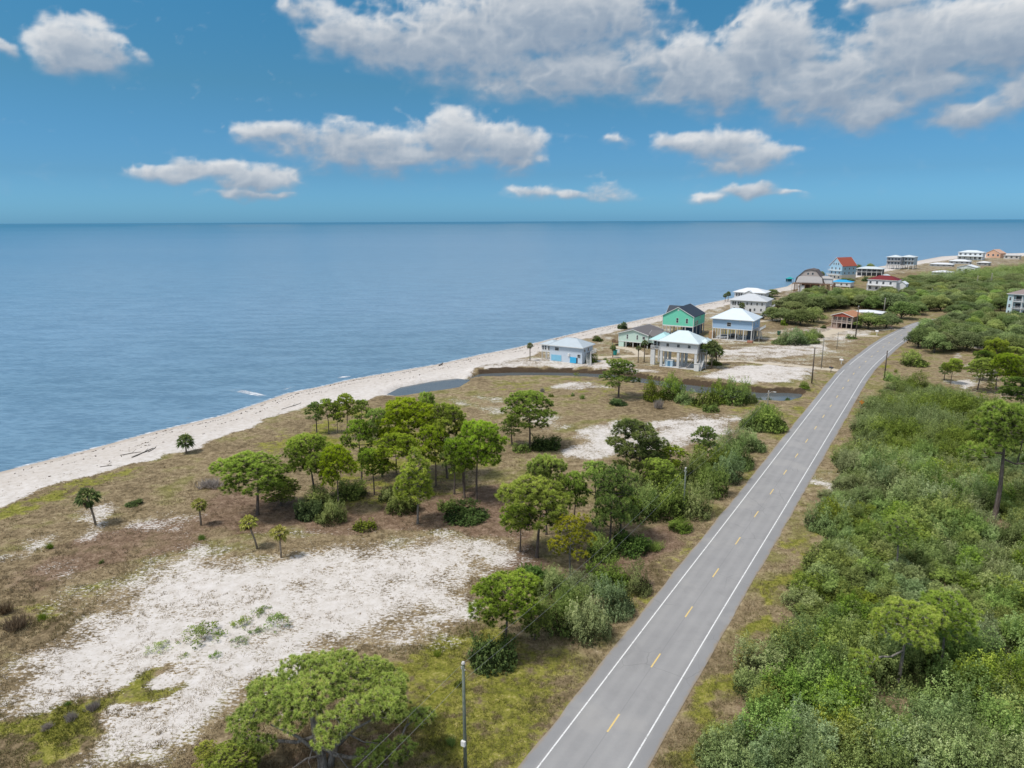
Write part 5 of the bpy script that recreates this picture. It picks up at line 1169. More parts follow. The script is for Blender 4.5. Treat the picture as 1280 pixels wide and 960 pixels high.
# ------------------------------------------------------------------ cars
def car(x, y, az_, col, label, kind='suv', z=None):
    r = empty('parked_car', (x, y, (gz(x, y) if z is None else z) + .0), -R(az_)); L, w2 = (4.7, .92)
    m = MB(); prof = [(-2.35, .35), (-2.35, .95), (-1.1 if kind != 'pickup' else -1.2, 1.05), (2.2, 1.05), (2.35, .9), (2.35, .35)]
    n = len(prof); m.add([(-w2, p[0], p[1]) for p in prof] + [(w2, p[0], p[1]) for p in prof], [tuple(range(n)), tuple(range(2 * n - 1, n - 1, -1))] + [(i, n + i, n + (i + 1) % n, (i + 1) % n) for i in range(n)]); m.build('body', paint('car_paint_%s' % label[:5], col, .25, .03, spec=.6), r)
    a, b = ((-1.0, 1.9) if kind == 'suv' else (-1.1, .5) if kind == 'pickup' else (-.9, 1.5))
    c = MB(); lo, up = .86, .72; c.add([(-lo, a, 1.05), (lo, a, 1.05), (lo, b, 1.05), (-lo, b, 1.05), (-up, a + .55, 1.62), (up, a + .55, 1.62), (up, b - .25, 1.62), (-up, b - .25, 1.62)], [(0, 1, 5, 4), (1, 2, 6, 5), (2, 3, 7, 6), (3, 0, 4, 7)]); c.build('window', GLASS, r)
    MB().box(-up - .02, up + .02, a + .5, b - .2, 1.62, 1.70).build('roof', paint('car_paint_%s' % label[:5], col, .25, .03, spec=.6), r)
    for sx in (-1, 1):
        for yy in (-1.45, 1.45):
            t_ = MB(); t_.tube([(sx * .72, yy, .34), (sx * .95, yy, .34)], .34, 14); tw = t_.build('wheel', paint('tyre_rubber', (.02, .02, .022), .9), r); q = MB(); q.tube([(sx * .93, yy, .34), (sx * .965, yy, .34)], .19, 10); q.build('rim', paint('alloy', (.45, .46, .48), .3, metal=.8), tw)
        MB().box(sx * .62 - .2, sx * .62 + .2, -2.39, -2.352, .68, .86).build('headlight', TRIM, r)
    return tag(r, label, 'car', None)
q = BLUE[0].r.matrix_basis
p = q @ Vector((-BLUE[1] * .27, 3.0, .1)); car(p.x, p.y, 100, (.72, .72, .72), 'white car parked under the sky blue stilt house', z=.1 + BLUE[0].r.location.z)
p = q @ Vector((-BLUE[1] * .08, 6.6, .1)); car(p.x, p.y, 95, (.03, .03, .035), 'black car parked under the sky blue stilt house', z=.1 + BLUE[0].r.location.z)
p = G(957, 395); car(*p, 130, (.74, .74, .74), 'white pickup truck parked right of the large white house', 'pickup')
p = G(950, 399); car(*p, 60, (.04, .045, .05), 'dark car beside the white pickup truck', 'sedan')
p = G(1111, 396); car(*p, 80, (.70, .70, .72), 'white car half hidden by trees at the road bend', 'suv') if False else None
# ------------------------------------------------------------------ left side pines
GR = 'pines of the grove on the left'
pine(322,643,563,92,'round1','bushy round pine standing alone at the left end of the grove',GR)
pine(352,632,590,58,'full1','low leafy pine side crown touching the lone round pine',GR,hs=.8)
pine(395,628,540,76,'dome1','broad two tiered pine above the leafy bushes left of the grove',GR)
pine(424,640,555,50,'dome2','shorter pine with bright crown leaning over the leafy bushes',GR)
pine(522,655,556,54,'cone1','slim pale green pine on a thin bare trunk in front of the grove',GR,rz=1)
pine(498,618,538,62,'round2','dense pine in the middle of the grove behind the slim pale pine',GR)
pine(596,627,524,76,'dome1','tall spreading pine on a dark bare trunk at the right end of the grove',GR,rz=2.2)
pine(581,622,546,44,'tall1','narrow pine tucked left of the tall spreading pine',GR)
pine(568,617,540,36,'tall2','thin dark pine between the grove middle and the tall spreading pine',GR)
pine(512,597,497,84,'dome2','widest pine crown at the back of the grove',GR,rz=.6)
pine(559,598,500,56,'round2','dark rounded pine at the back right of the grove',GR)
pine(536,582,484,32,'tall1','pine whose top rises highest at the back of the grove',GR)
pine(478,596,505,46,'open1','loose crowned pine at the back left of the grove',GR)
pine(452,602,520,40,'tall1','pine half hidden behind the two tiered pine',GR)
pine(545,608,528,46,'round1','pine in the heart of the grove in front of the dark rounded one',GR)
pine(468,618,558,44,'dome2','small pine between the bright leaning pine and the grove middle',GR)
BG = 'row of thin pines by the beach'
pine(396,541,499,24,'tall2','leftmost thin dark pine of the row by the beach',BG)
pine(411,542,495,22,'tall1','second thin pine of the row by the beach',BG)
pine(434,546,489,34,'open1','tallest loose pine of the row by the beach',BG)
pine(453,548,496,24,'tall1','rightmost thin pine of the row by the beach',BG)
pine(422,541,500,18,'open2','small pine between the second and the tallest of the beach row',BG)
pine(662,561,487,66,'round1','full rounded pine standing alone right of the grove',GR,rz=.3)
pine(640,556,520,28,'tall2','small dark pine beside the full rounded pine',GR)
pine(773,497,446,52,'open2','dark open pine with bent branches standing alone near the creek',None,rz=4.0)
RS = 'roadside pines left of the road'
pine(671,696,592,96,'round1','wide leafy pine with pale trunk left of the yellow pine',RS,rz=2)
pine(683,668,564,62,'dome2','pine with flat spreading top behind the wide leafy pine',RS)
pine(650,690,626,52,'dome1','lower left half of the wide leafy pine clump',RS)
pine(744,671,572,48,'tall1','thin pine with pale open crown behind the yellow pine',RS)
pine(762,682,580,58,'full2','dark shaggy pine right of the yellow pine',RS)
pine(776,668,612,44,'tall2','short dark pine at the right of the shaggy pine',RS)
pine(716,674,584,40,'open1','pine between the flat topped pine and the thin pale one',RS)
pine(713,722,640,70,'yellow','yellowing pine with bare grey limbs on its right side',RS,rz=2.6)
pine(797,612,522,72,'full2','large dark pine by the white sand patch',RS,rz=1.1)
pine(812,606,545,44,'open2','pine at the right shoulder of the large dark pine',RS)
pine(838,606,553,42,'tall1','pine in the middle of the roadside strip left of the light pole',RS)
pine(879,582,529,38,'open2','sparse dark pine at the far end of the roadside strip',RS)
pine(822,626,572,44,'dome2','low yellow green pine in front of the roadside strip',RS)
pine(631,812,714,104,'dome1','umbrella shaped pine over a dark round bush near the utility pole',RS,rz=.4,hs=.95)
pine(668,800,752,40,'full1','lower right shoulder of pine beside the umbrella shaped pine',RS)
pine(262,968,928,56,'sapling','small bright pine in the bottom corner beside the giant pine',None,name='pine_sapling')
pine(300,975,930,70,'full1','low bright pine under the left limbs of the giant pine',None)

# the giant spreading pine in the foreground: three limbs from a low fork
def big_pine():
    x, y = G(404, 962); r = empty('pine_tree', (x, y, gz(x, y) - .1)); rng = np.random.default_rng(77)
    L = []
    for i in range(66):      # flat clumps heaped into a low wide dome, with gaps, hanging lower at both sides
        u = (i + .5) / 66; a = i * 2.4 + rng.normal() * .3; k = math.sqrt(u) * rng.uniform(.88, 1.04)
        q = rng.uniform(1.1, 1.9) * (1 - .30 * u)
        if rng.uniform() < .14: continue
        L.append((.8 + math.cos(a) * k * 8.4, 1.2 + math.sin(a) * k * 6.8, 9.3 - (1.7 if math.sin(a) < -.25 and abs(math.cos(a)) < .85 else 4.9) * k ** 2.2 + rng.uniform(-.5, .4), q * 1.15, q * 1.1, q * .55))
    for c in ((4.6, -1.6, 2.6), (6.4, -1.2, 2.2), (7.6, -.6, 2.8), (-5.0, -.6, 3.2), (-6.6, -.4, 3.9), (5.4, .8, 1.8)): L.append((*c, rng.uniform(1.0, 1.4), rng.uniform(.9, 1.3), rng.uniform(.5, .7)))
    bare = [([(.3, .1, 1.6), (-1.2, -.8, 1.9), (-2.4, -1.5, 1.4), (-3.6, -2.0, 1.5)], [.13, .10, .06, .02]), ([(.4, 0, 2.0), (1.6, -.9, 2.6), (2.6, -1.6, 1.8), (3.4, -2.4, 1.6)], [.12, .09, .05, .02]), ([(-.3, -.1, 2.2), (-.6, -.9, 2.9), (-.9, -1.2, 1.9), (-.4, -1.7, 1.2)], [.10, .07, .05, .02]), ([(1.0, .2, 2.8), (2.6, .2, 3.6), (4.0, -.4, 3.3), (5.4, -.8, 3.5)], [.12, .10, .06, .02])]
    wood, V, Fc, ti = pine_tree_mesh(77, L, [(0, 0, 0), (-.1, .1, 1.3), (-.5, .3, 2.8), (-.9, .6, 6.0), (-1.0, .8, 8.2)], .46, space=.50, pom=.42, nblade=70, inner=.16, dead=.02, bare=bare)
    w2 = MB(); w2.tube([(.5, .2, -.3), (.8, .3, 1.2), (1.6, .7, 2.8), (2.8, 1.5, 7.2)], [.40, .30, .22, .09], 8); w2.tube([(1.2, .5, 2.0), (3.0, .6, 3.9), (5.4, .7, 5.2)], [.20, .14, .06], 6); w2.tube([(-.2, .1, 1.6), (-2.0, -.1, 3.6), (-4.4, -.2, 5.0)], [.22, .15, .06], 6); w2.tube([(-.3, .2, 2.0), (-.8, 2.2, 4.4), (-.4, 4.0, 6.4)], [.22, .15, .06], 6)
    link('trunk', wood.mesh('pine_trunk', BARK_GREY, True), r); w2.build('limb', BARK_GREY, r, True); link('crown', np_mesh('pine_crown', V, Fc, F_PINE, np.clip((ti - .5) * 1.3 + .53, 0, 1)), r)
    tag(r, 'giant spreading pine with forked pale trunks in the foreground', 'tree'); print('BIGPINE', len(V) // 210); return r
bp = big_pine()

# ------------------------------------------------------------------ right side pines
RG = 'pines rising out of the thicket right of the road'
pine(1243,649,505,88,'tallopen','tall dark trunked pine at the right edge above the thicket',RG,rz=.2,hs=.97)
pine(1268,600,520,50,'round2','pine crown behind the tall dark trunked pine at the right edge',RG)
pine(1120,716,641,52,'scrubpine2','small yellow green pine alone in the middle of the thicket',RG)
pine(1122,862,754,98,'scrubpine1','spreading pine with a bare pale limb low in the thicket',RG,rz=0,hs=.95)
pine(1175,846,738,76,'scrubpine2','thin trunked pine right behind the spreading thicket pine',RG,hs=.95)
FG = 'far cluster of pines in the sandy clearing'
pine(1188,480,447,24,'dome1','leftmost small pine in the sandy clearing cluster',FG)
pine(1221,490,446,34,'round2','second pine in the sandy clearing cluster',FG)
pine(1253,495,439,36,'dome2','tallest trunk of the sandy clearing cluster',FG)
pine(1245,487,450,26,'tall1','thin pine behind the tallest of the clearing cluster',FG)
pine(1237,492,468,10,'sapling','tiny dark conical pine under the clearing cluster',FG)
pine(1240,468,420,30,'full1','bright rounded pine behind the clearing cluster',FG)
pine(1228,476,436,26,'full2','dense pine left behind the bright rounded one',FG)
pine(1262,470,432,30,'round1','pine at the right rear of the clearing cluster',FG)
pine(1276,486,440,30,'full1','pine cut by the right edge in the clearing cluster',FG)
pine(1275,512,470,44,'full2','large green crown at the right edge below the clearing cluster',FG)
pine(1180,476,455,16,'tall2','small dark pine left behind the clearing cluster',FG)
# ------------------------------------------------------------------ palms
PG = 'cabbage palms on the dunes'
palm(120,657,608,33,'green','dark green palm on a leaning trunk at the far left',PG,lean=(-.7,0))
palm(233,566,541,23,'full','round low palm at the edge of the beach',PG)
palm(251.5,657,622,21,'yellow','small yellow green palm behind the pair on the sand',PG)
palm(322,686,643,25,'yellow','left leaning palm of the pair on the white sand',PG,lean=(-1.1,0),trunk_w=.15)
palm(351.5,696,654,25,'yellow','upright palm of the pair on the white sand',PG,trunk_w=.14)
palm(581,612,560,20,'dark','dark palm among the pine trunks at the right end of the grove',PG)
HG = 'palms among the stilt houses'
palm(662.5,455,432,9,'dark','thin palm left of the lavender house with cyan doors',HG)
palm(766,447,431,9,'dark','palm between the lavender house and the mint house',HG)
palm(797.5,457,435,8,'green','short thin palm just left of the white stilt house',HG)
palm(805,456,428,10,'dark','taller thin palm just left of the white stilt house',HG)
palm(882,465,430,20,'green','light trunked palm in front of the clump right of the white house',HG)
palm(889,465,429,23,'dark','right hand palm of the clump beside the white stilt house',HG)
palm(876,462,431,18,'dark','left hand palm of the clump beside the white stilt house',HG)
palm(895,460,434,20,'dark','rear palm of the clump beside the white stilt house',HG)
palm(906.5,377,366,6.5,'dark','left palm on the beach by the white grey house',HG)
palm(910,376,363.5,7,'dark','right palm on the beach by the white grey house',HG)
palm(927,392,378,9,'dark','palm in front of the windows of the large white house',HG)
palm(1187,331,316,9,'green','tall palm on the far right headland',HG) if False else None
# ------------------------------------------------------------------ single shrubs
def S_(px,py,w,h,var,label,**k): return shrub(px,py,w,h,var,label,**k)
S_(388,652,40,32,'dark0','dark bush at the left under the two tiered pine'); S_(415,658,44,38,'oakB0','rounded green bush under the bright leaning pine')
S_(404,640,50,34,'oakC0','green bush behind the pair under the leaning pine'); S_(440,626,44,30,'oakC1','bright bush beside the leaning pine')
S_(456,665,32,18,'low0','small flat bush on the bare brown litter in front of the grove')
S_(504,645,42,34,'oakC0','glossy bright bush beside the slim pale pine trunk'); S_(486,630,30,22,'low1','low bush behind the glossy bright bush')
S_(583,655,62,28,'dark1','wide dark bush at the foot of the tall spreading pine'); S_(560,640,30,18,'low1','small bush behind the wide dark bush')
S_(682,564,44,24,'dark0','dark bush at the foot of the full rounded pine'); S_(652,566,26,14,'low1','low green bush left of the full rounded pine')
S_(773,508,26,12,'dark1','flat bush below the lone open pine near the creek')
S_(617,843,66,52,'dark0','dark round bush beneath the umbrella shaped pine')
RB = 'bushes along the left verge of the road'
for i, (px, py, w, h, v, lb) in enumerate([
 (665,735,50,36,'dark1','dark bush below the wide leafy pine'),(690,748,56,44,'oakB1','green bush under the yellow pine'),(722,748,50,36,'oakA0','grey green bush right below the yellow pine'),
 (700,795,60,60,'oakB2','left end bush of the feathery mass by the road'),(735,806,66,66,'oakA1','largest feathery grey green bush by the road'),(768,776,60,58,'oakA2','feathery bush on the road side of the mass'),
 (795,745,46,44,'oakB0','upper end bush of the feathery mass'),(758,745,60,44,'oakC1','bright bush behind the feathery mass'),(716,768,50,40,'oakB1','bush between the yellow pine and the feathery mass'),
 (752,702,44,36,'oakC0','bright bush beneath the dark shaggy pine'),(785,696,60,36,'dark0','dark bush below the short dark pine'),(818,690,24,18,'spikyg','small upright shrub at the end of the dark bush'),
 (850,667,32,20,'oakC1','small bright bush at the foot of the grey light pole'),(798,655,60,52,'oakB1','bush at the lower left of the roadside strip'),(832,652,60,52,'oakC0','bright bush in front of the roadside strip'),
 (864,650,54,48,'oakA0','grey green bush right of the grey light pole'),(888,624,50,44,'oakB2','bush bulging towards the road in the strip'),(904,606,52,46,'oakA1','grey green bush on the road side of the strip'),
 (921,588,50,42,'oakB0','bush near the far end of the strip'),(938,566,42,34,'oakA2','last pale bush of the strip before the tall one'),(884,602,56,46,'oakC1','bright bush in the middle of the strip'),
 (858,612,56,48,'oakB1','bush behind the grey light pole'),(824,612,50,42,'oakC0','bush behind the low yellow green pine'),(808,632,44,40,'oakB2','bush under the large dark pine'),
 (840,630,50,40,'oakC1','bush in the heart of the strip'),(906,578,44,34,'oakB0','bush at the sand side of the strip'),(924,566,44,32,'oakA0','pale bush at the sandy far side'),
 (964,541,42,34,'oakC0','leafy bush right of the far wooden light pole'),(944,540,44,34,'oakB1','leafy bush left of the far wooden light pole'),(956,530,40,26,'oakC1','bush behind the far wooden light pole')]):
    S_(px, py, w, h, v, lb + ', left of the road', group=RB)
SB = 'low shrubs scattered on the white sand'
for px, py, w, h, v, lb in [(253,810,58,32,'airy0','largest green shrub on the white sand'),(348,790,36,28,'airy0','upright green shrub on the white sand'),(303,786,26,18,'airy1','grey green shrub between the two larger sand shrubs'),
 (300,808,26,14,'airy0','small green shrub below the grey green one'),(322,794,22,12,'airy1','low tuft between the sand shrubs'),(272,796,16,8,'airy1','tiny shrub beside the largest sand shrub'),(200,817,32,8,'airy0','flat creeping green shrub on the sand'),
 (326,770,26,10,'airy1','small shrub behind the upright one'),(270,826,16,12,'airy1','small olive tuft below the largest sand shrub'),(232,824,14,6,'airy0','tiny green tuft left below the largest sand shrub')]:
    S_(px, py, w, h, v, lb, group=SB)
for px, py, w, h, v, lb in [(168,634,24,9,'dark1','flat dark bush in the dune grass right of the dark green palm'),(62,687,9,12,'spikyg','bright upright shrub left of the dark green palm'),(127,705,7,6,'low0','tiny bright tuft below the dark green palm'),
 (253,676,11,10,'spikyg','small green palmetto below the yellow green palm'),(262,614,40,16,'dead','grey leafless shrub in the dune grass'),(22,792,40,30,'spiky','brown dead palmetto clump at the left edge'),(54,776,16,12,'spikyg','green tuft beside the dead palmetto'),(8,770,24,22,'spiky','smaller brown clump behind the dead palmetto'),
 (85,884,8,9,'spikyg','bright green tuft in the grassy strip at lower left'),(118,892,22,16,'dead','grey twiggy shrub in the grassy strip'),(90,904,22,16,'dead','grey twiggy shrub left in the grassy strip'),(60,915,22,12,'dead','lowest grey twiggy shrub in the grassy strip'),
 (546,822,14,12,'spikyg','pair of small upright shrubs on the green slope'),(574,860,14,10,'low0','yellow green bush beside the near utility pole'),(563,935,16,16,'spikyg','small shrub left of the near utility pole base'),(540,905,10,10,'spikyg','slender tuft in the grass left of the near utility pole'),
 (728,500,7,9,'spikyg','dark young shrub on the dry field behind the full rounded pine'),(678,492,7,10,'dead','dead twiggy sapling on the dry field'),(689,497,8,5,'low0','low green tuft by the dead sapling'),(690,508,6,4,'low1','tiny tuft in the dry field'),(716,496,5,5,'low1','tiny tuft right of the dead sapling')]:
    S_(px, py, w, h, v, lb)
CB = 'bushes along the creek'
for px, py, w, h, v, lb in [(816,503,28,30,'oakC0','light green bush at the left of the creek thicket'),(841,502,34,34,'oakC1','bushy green shrub at the creek bend'),(857,506,34,20,'oakB0','shrub right of the creek bend'),(880,510,40,24,'low0','low shrub in the middle of the creek thicket'),
 (897,505,30,30,'oakC0','green shrub in front of the creek water'),(920,507,36,36,'oakC1','tall bright shrub by the creek water'),(935,504,26,20,'oakB1','right end shrub of the creek thicket'),(888,516,24,12,'low1','low shrub at the front of the creek thicket'),(824,512,16,16,'dead','bare twiggy shrub below the creek thicket'),
 (720,467,12,8,'low0','green tuft at the creek below the lavender house'),(705,467,10,4,'low1','flat tuft at the creek left'),(950,497,8,8,'dark0','dark tuft in the creek water'),(964,498,13,9,'dark1','dark reedy bush at the creek edge'),(985,499,13,9,'dark0','dark bush at the end of the creek'),(1005,489,14,9,'oakC0','bright bush at the road end of the creek'),
 (736,457,26,14,'oakC0','green bush by the stair of the lavender house'),(747,427,14,8,'dark0','dark bush between the lavender house and the beach'),(778,412,14,10,'dark1','dark bush on the dune behind the mint house'),(757,452,8,6,'low0','small bush right of the lavender stair'),(893,461,20,10,'oakC0','bright hedge beneath the palm clump'),
 (1142,459,36,22,'oakC0','leafy bush alone on the verge right of the road'),(1114,478,22,14,'oakB0','small bush on the right verge'),(1120,466,5,7,'spikyg','tiny upright shrub on the right verge'),(1064,424,14,6,'low0','low bush at the foot of the tall dark pole'),(1029,411,8,5,'dark0','clipped brown shrub by the brown house'),(980,407,10,8,'low0','yellowish bush by the green bin'),
 (1018,423,24,12,'oakA1','grey green bush in the roadside lot'),(992,432,40,22,'oakA0','wide grey green spreading bush in the lot'),(1010,430,30,18,'oakB2','darker right half of the spreading lot bush'),(975,431,24,14,'oakA2','left part of the spreading lot bush'),(933,388,14,7,'dark1','dark bush before the large white house'),(1085,352,16,7,'dark0','bush between the blue roofed and white houses') ]:
    S_(px, py, w, h, v, lb, group=CB if py > 462 and px < 1010 else None)

# ------------------------------------------------------------------ thicket right of the road
THICK = PX((880,985),(900,905),(930,862),(962,812),(988,768),(1002,715),(1010,668),(1020,640),(1044,600),(1060,562),(1076,516),(1100,490),(1135,480),(1185,488),(1215,504),(1290,516),(1380,560),(1420,760),(1420,1020),(880,1020))
GAPS = [(1170,698,2.4),(1240,658,3.6),(1255,842,2.6),(1123,884,4.4),(1094,872,3.4),(1110,880,3.4),(1150,862,2.6),(1176,866,3.6),(1121,728,2.5),(1270,850,2.0),(1190,560,1.5)]
gaps = [(*G(a, b), r) for a, b, r in GAPS]
T_ = np.array(THICK); lo, hi = T_.min(0), T_.max(0)
pts = []; rng = random.Random(5)
cand = []
step = 3.55; j = 0; yy = lo[1]
while yy < hi[1]:
    xx = lo[0] + (step / 2 if j % 2 else 0)
    while xx < hi[0]:
        cand.append((xx + rng.uniform(-1, 1) * 1.1, yy + rng.uniform(-1, 1) * 1.0)); xx += step
    yy += step * .87; j += 1
cx_, cy_ = np.array(cand).T; sd_ = sdf(THICK, cx_, cy_)
for (a, b), s in zip(cand, sd_):
    if s < .8: continue
    q = proj(a, b, 2.0)
    if not (-20 < q[0] < 1345 and q[1] < 1015): continue
    if any((a - gxx) ** 2 + (b - gyy) ** 2 < r * r for gxx, gyy, r in gaps): continue
    pts.append((a, b, s, q))
print('THICKET', len(pts))
pts.sort(key=lambda p: p[3][2])
fill = []
def zone_name(q):
    x, y = q[0], q[1]
    if y > 880: return 'along the bottom edge of the photo' if x > 1080 else 'at the bottom beside the verge'
    if y > 780: return 'around the spreading thicket pine' if x > 1040 else 'by the verge left of the spreading thicket pine'
    if y > 690: return 'below the small yellow green pine' if x > 1060 else 'by the verge level with the small pine'
    if y > 600: return 'near the foot of the tall dark trunked pine' if x > 1150 else 'left of the small yellow green pine'
    return 'towards the sandy clearing' if x > 1150 else 'by the orange road sign'
for i, (a, b, s, q) in enumerate(pts):
    n = fbm(np.array([a / 11]), np.array([b / 11]), 9, 3)[0]; n2 = rng.random()
    if n > .56: v = 'oakA%d' % rng.randrange(4)
    elif n < .42: v = rng.choice(('oakC0', 'oakC1', 'oakB0'))
    else: v = rng.choice(('oakB0', 'oakB1', 'oakB2', 'oakB3', 'oakA0', 'oakA1'))
    if n2 < .06: v = 'oakC%d' % rng.randrange(2)
    edge_ = min(1, .5 + s / 7)
    big_ = float(np.clip((fbm(np.array([a / 10]), np.array([b / 10]), 19, 3)[0] - .28) / .44, 0, 1)); Hh = (1.1 + 4.3 * big_ + rng.uniform(-.2, .5)) * edge_; W = (rng.uniform(3.4, 5.4) + 3.6 * big_) * (.72 + .28 * edge_)
    if i < 296:
        kind = {'A': 'grey green', 'B': 'mid green', 'C': 'bright green'}[v[3]]
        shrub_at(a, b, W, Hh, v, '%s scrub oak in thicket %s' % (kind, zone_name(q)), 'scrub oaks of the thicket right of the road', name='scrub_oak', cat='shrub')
    else: fill.append((a, b, W, Hh, v))
# what is left of the thicket farther off reads as one mass
def mass(items, name, label_mat_lookup):
    byv = {}
    for a, b, W, Hh, v in items: byv.setdefault(v, []).append((a, b, W, Hh))
    Vs, Fs, Ts, Ms, off = [], [], [], [], 0; mats = []
    for v, li_ in byv.items():
        me, W0, H0 = SHRUBS[v]; n = len(me.vertices); co = np.empty(n * 3, np.float32); me.vertices.foreach_get('co', co); co = co.reshape(-1, 3)
        ti = np.empty(n, np.float32); me.attributes['tint'].data.foreach_get('value', ti)
        if me.materials[0] not in mats: mats.append(me.materials[0])
        mi = mats.index(me.materials[0]); co2 = co.reshape(-1, 4, 3)[::2]; ti2 = ti.reshape(-1, 4)[::2]
        for a, b, W, Hh in li_:
            th = rng.uniform(0, 6.28); c, s = math.cos(th), math.sin(th); q = co2.reshape(-1, 3)
            X_ = (q[:, 0] * c - q[:, 1] * s) * W / W0 + a; Y_ = (q[:, 0] * s + q[:, 1] * c) * W / W0 + b
            Vs.append(np.stack([X_, Y_, q[:, 2] * Hh / H0 + gz(a, b)], 1)); Ts.append(np.clip(ti2.ravel() + rng.uniform(-.08, .08), 0, 1)); Ms.append(np.full(len(q) // 4, mi))
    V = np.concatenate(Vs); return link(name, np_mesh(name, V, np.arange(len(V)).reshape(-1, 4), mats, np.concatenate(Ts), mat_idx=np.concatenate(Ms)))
if fill: tag(mass(fill, 'scrub_thicket', None), 'far part of the dense green scrub thicket right of the road', 'scrub', kind='stuff')

# ------------------------------------------------------------------ live oaks of the far canopy
def oak_tree_mesh(seed, W=12.0, H=7.0, mat=None, leaf=.42):
    V, Fc, ti = shrub_mesh(seed, W, H, 52, leaf, 130, ragged=.25); V[:, 2] = V[:, 2] * .80 + H * .20
    w = MB(); rg = random.Random(seed)
    w.tube([(0, 0, -.3), (.1, 0, 1.2), (0, .1, 2.2)], [.42, .32, .28], 7)
    for k in range(6):
        a = k * 1.05 + rg.random(); w.tube([(0, 0, 1.4), (math.cos(a) * 1.6, math.sin(a) * 1.6, 2.9), (math.cos(a) * 3.6, math.sin(a) * 3.6, 4.2)], [.2, .14, .06], 5)
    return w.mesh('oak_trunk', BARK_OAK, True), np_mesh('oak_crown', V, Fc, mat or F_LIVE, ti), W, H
OAKS = [oak_tree_mesh(80 + i) for i in range(4)] + [oak_tree_mesh(90, mat=F_OAK[1])]
def oak(x, y, W, H, label, group, k=None, name='live_oak'):
    tr, cr, W0, H0 = OAKS[k if k is not None else rng.randrange(5)]
    r = empty(name, (x, y, gz(x, y) - .05), rng.uniform(0, 6.28)); r.scale = (W / W0, W / W0, H / H0); link('trunk', tr, r); link('crown', cr, r); return tag(r, label, 'tree', group)
def oakp(px, py, wpx, hpx, label, group=None, k=None):
    x, y = G(px, py); s = mpp(px, py); W = wpx * s * 1.15; return oak(x, y + W * .25, W, max(hpx * s * .9, W * .3), label, group, k)
LO = 'live oaks around the roadside houses'
for px, py, w, h, lb in [(968,402,26,20,'dark live oak left of the brown house behind the green bin'),(985,405,34,22,'wide dark live oak in front of the sandy drive'),(1004,408,34,24,'dark live oak left beside the brown house'),(1020,404,28,22,'live oak just left of the brown house stairs'),
 (1090,413,36,24,'open live oak at the bend with visible trunks'),(1112,411,30,24,'live oak by the bend of the road'),(975,388,26,14,'live oak behind the large white house lawn'),(960,378,18,12,'dark tree beside the large white house'),(967,371,14,11,'round dark tree on the far shore by the white house'),
 (1000,384,36,20,'live oak in the middle distance left'),(1022,386,36,20,'live oak in the middle distance behind the brown house'),(1045,384,34,18,'live oak behind the brown house roof'),(1066,380,34,20,'live oak left of the white house with the red roof'),(1090,384,40,22,'live oak below the white house with the red roof'),(1118,390,40,26,'live oak right of the low blue house'),(1132,400,34,26,'dark live oak where the road disappears'),(1073,340,16,11,'dark tree right behind the pale blue gabled house'),(1089,336,10,8,'small dark tree above the pale roof by the shore'),(1027,345,9,9,'dark tree between the gambrel house and the pale blue house'),(1061,354,18,8,'bushy tree by the bright blue roof'),(1075,372,26,14,'live oak in front of the white house with the red roof')]:
    oakp(px, py, w, h, lb, LO)
CAN = [PX((1138,437),(1152,412),(1175,403),(1240,400),(1300,398),(1400,420),(1400,452),(1290,450),(1240,446),(1200,443),(1145,446)),
       PX((1120,392),(1140,398),(1170,392),(1230,388),(1300,384),(1400,384),(1400,345),(1290,336),(1230,342),(1180,348),(1125,356),(1100,368),(1090,376),(1108,392)),
       PX((1165,399),(1195,396.5),(1250,395),(1400,393),(1400,380),(1290,380),(1230,384),(1180,390)), PX((985,393),(1032,393),(1066,386),(1100,392),(1108,376),(1060,371),(1012,373),(982,381))]
oc = []
yy = 200.0
while yy < 800:
    st = 8.2 if yy < 380 else 10.5 if yy < 520 else 15
    xx = 60.0
    while xx < 760:
        oc.append((xx + rng.uniform(-.34, .34) * st, yy + rng.uniform(-.34, .34) * st, st)); xx += st
    yy += st
oa = np.array(oc); inn = np.zeros(len(oa), bool)
for c in CAN: inn |= sdf(c, oa[:, 0], oa[:, 1]) > 1.5
dr_ = dist_line(road_coarse, oa[:, 0], oa[:, 1]); inn &= dr_ > 8.5
def hits_house(x, y): return any((x - hx) ** 2 + (y - hy) ** 2 < (hr + 4) ** 2 or (abs(proj(x, y, 0)[0] - proj(hx, hy, 0)[0]) < 1.1 * hr * F / hy and 0 < hy - y < 26) for hx, hy, hr in HOUSE_SPOTS)
sel = []
for a, b, st in oa[inn]:
    q = proj(a, b, 3)
    if q[0] > 1335 or hits_house(a, b): continue
    sel.append((a, b, st, q))
sel.sort(key=lambda p: p[3][2])
print('OAKS', len(sel))
def oz(q):
    if q[0] < 1110: return 'in the woods behind the brown house'
    if q[1] > 398: return 'in the near clump right of the road bend' if q[0] < 1215 else 'in the near clump at the right edge'
    if q[1] > 385: return 'in the canopy beyond the road bend' if q[0] < 1200 else 'in front of the pale house at the right edge'
    if q[1] > 360: return 'in the canopy right of the red roofed white house' if q[0] < 1200 else 'in the canopy above the pale house at the right edge'
    return 'in the far canopy below the white roofs' if q[0] < 1200 else 'in the far canopy towards the right edge'
far = []
for i, (a, b, st, q) in enumerate(sel):
    W = st * rng.uniform(1.05, 1.5); H = (5.0 + 5.0 * fbm(np.array([a / 22]), np.array([b / 22]), 33, 2)[0] + rng.uniform(-.4, .9)) * (1.0 if b < 420 else .95)
    if i < 285: oak(a, b, W, H, 'rounded live oak crown ' + oz(q), 'live oaks of the canopy right of the road')
    else: far.append((a, b, W, H, rng.choice(('oakB0', 'oakA1', 'oakB2'))))
if far: tag(mass(far, 'far_woodland', None), 'far green woodland canopy towards the headland', 'woodland', kind='stuff')

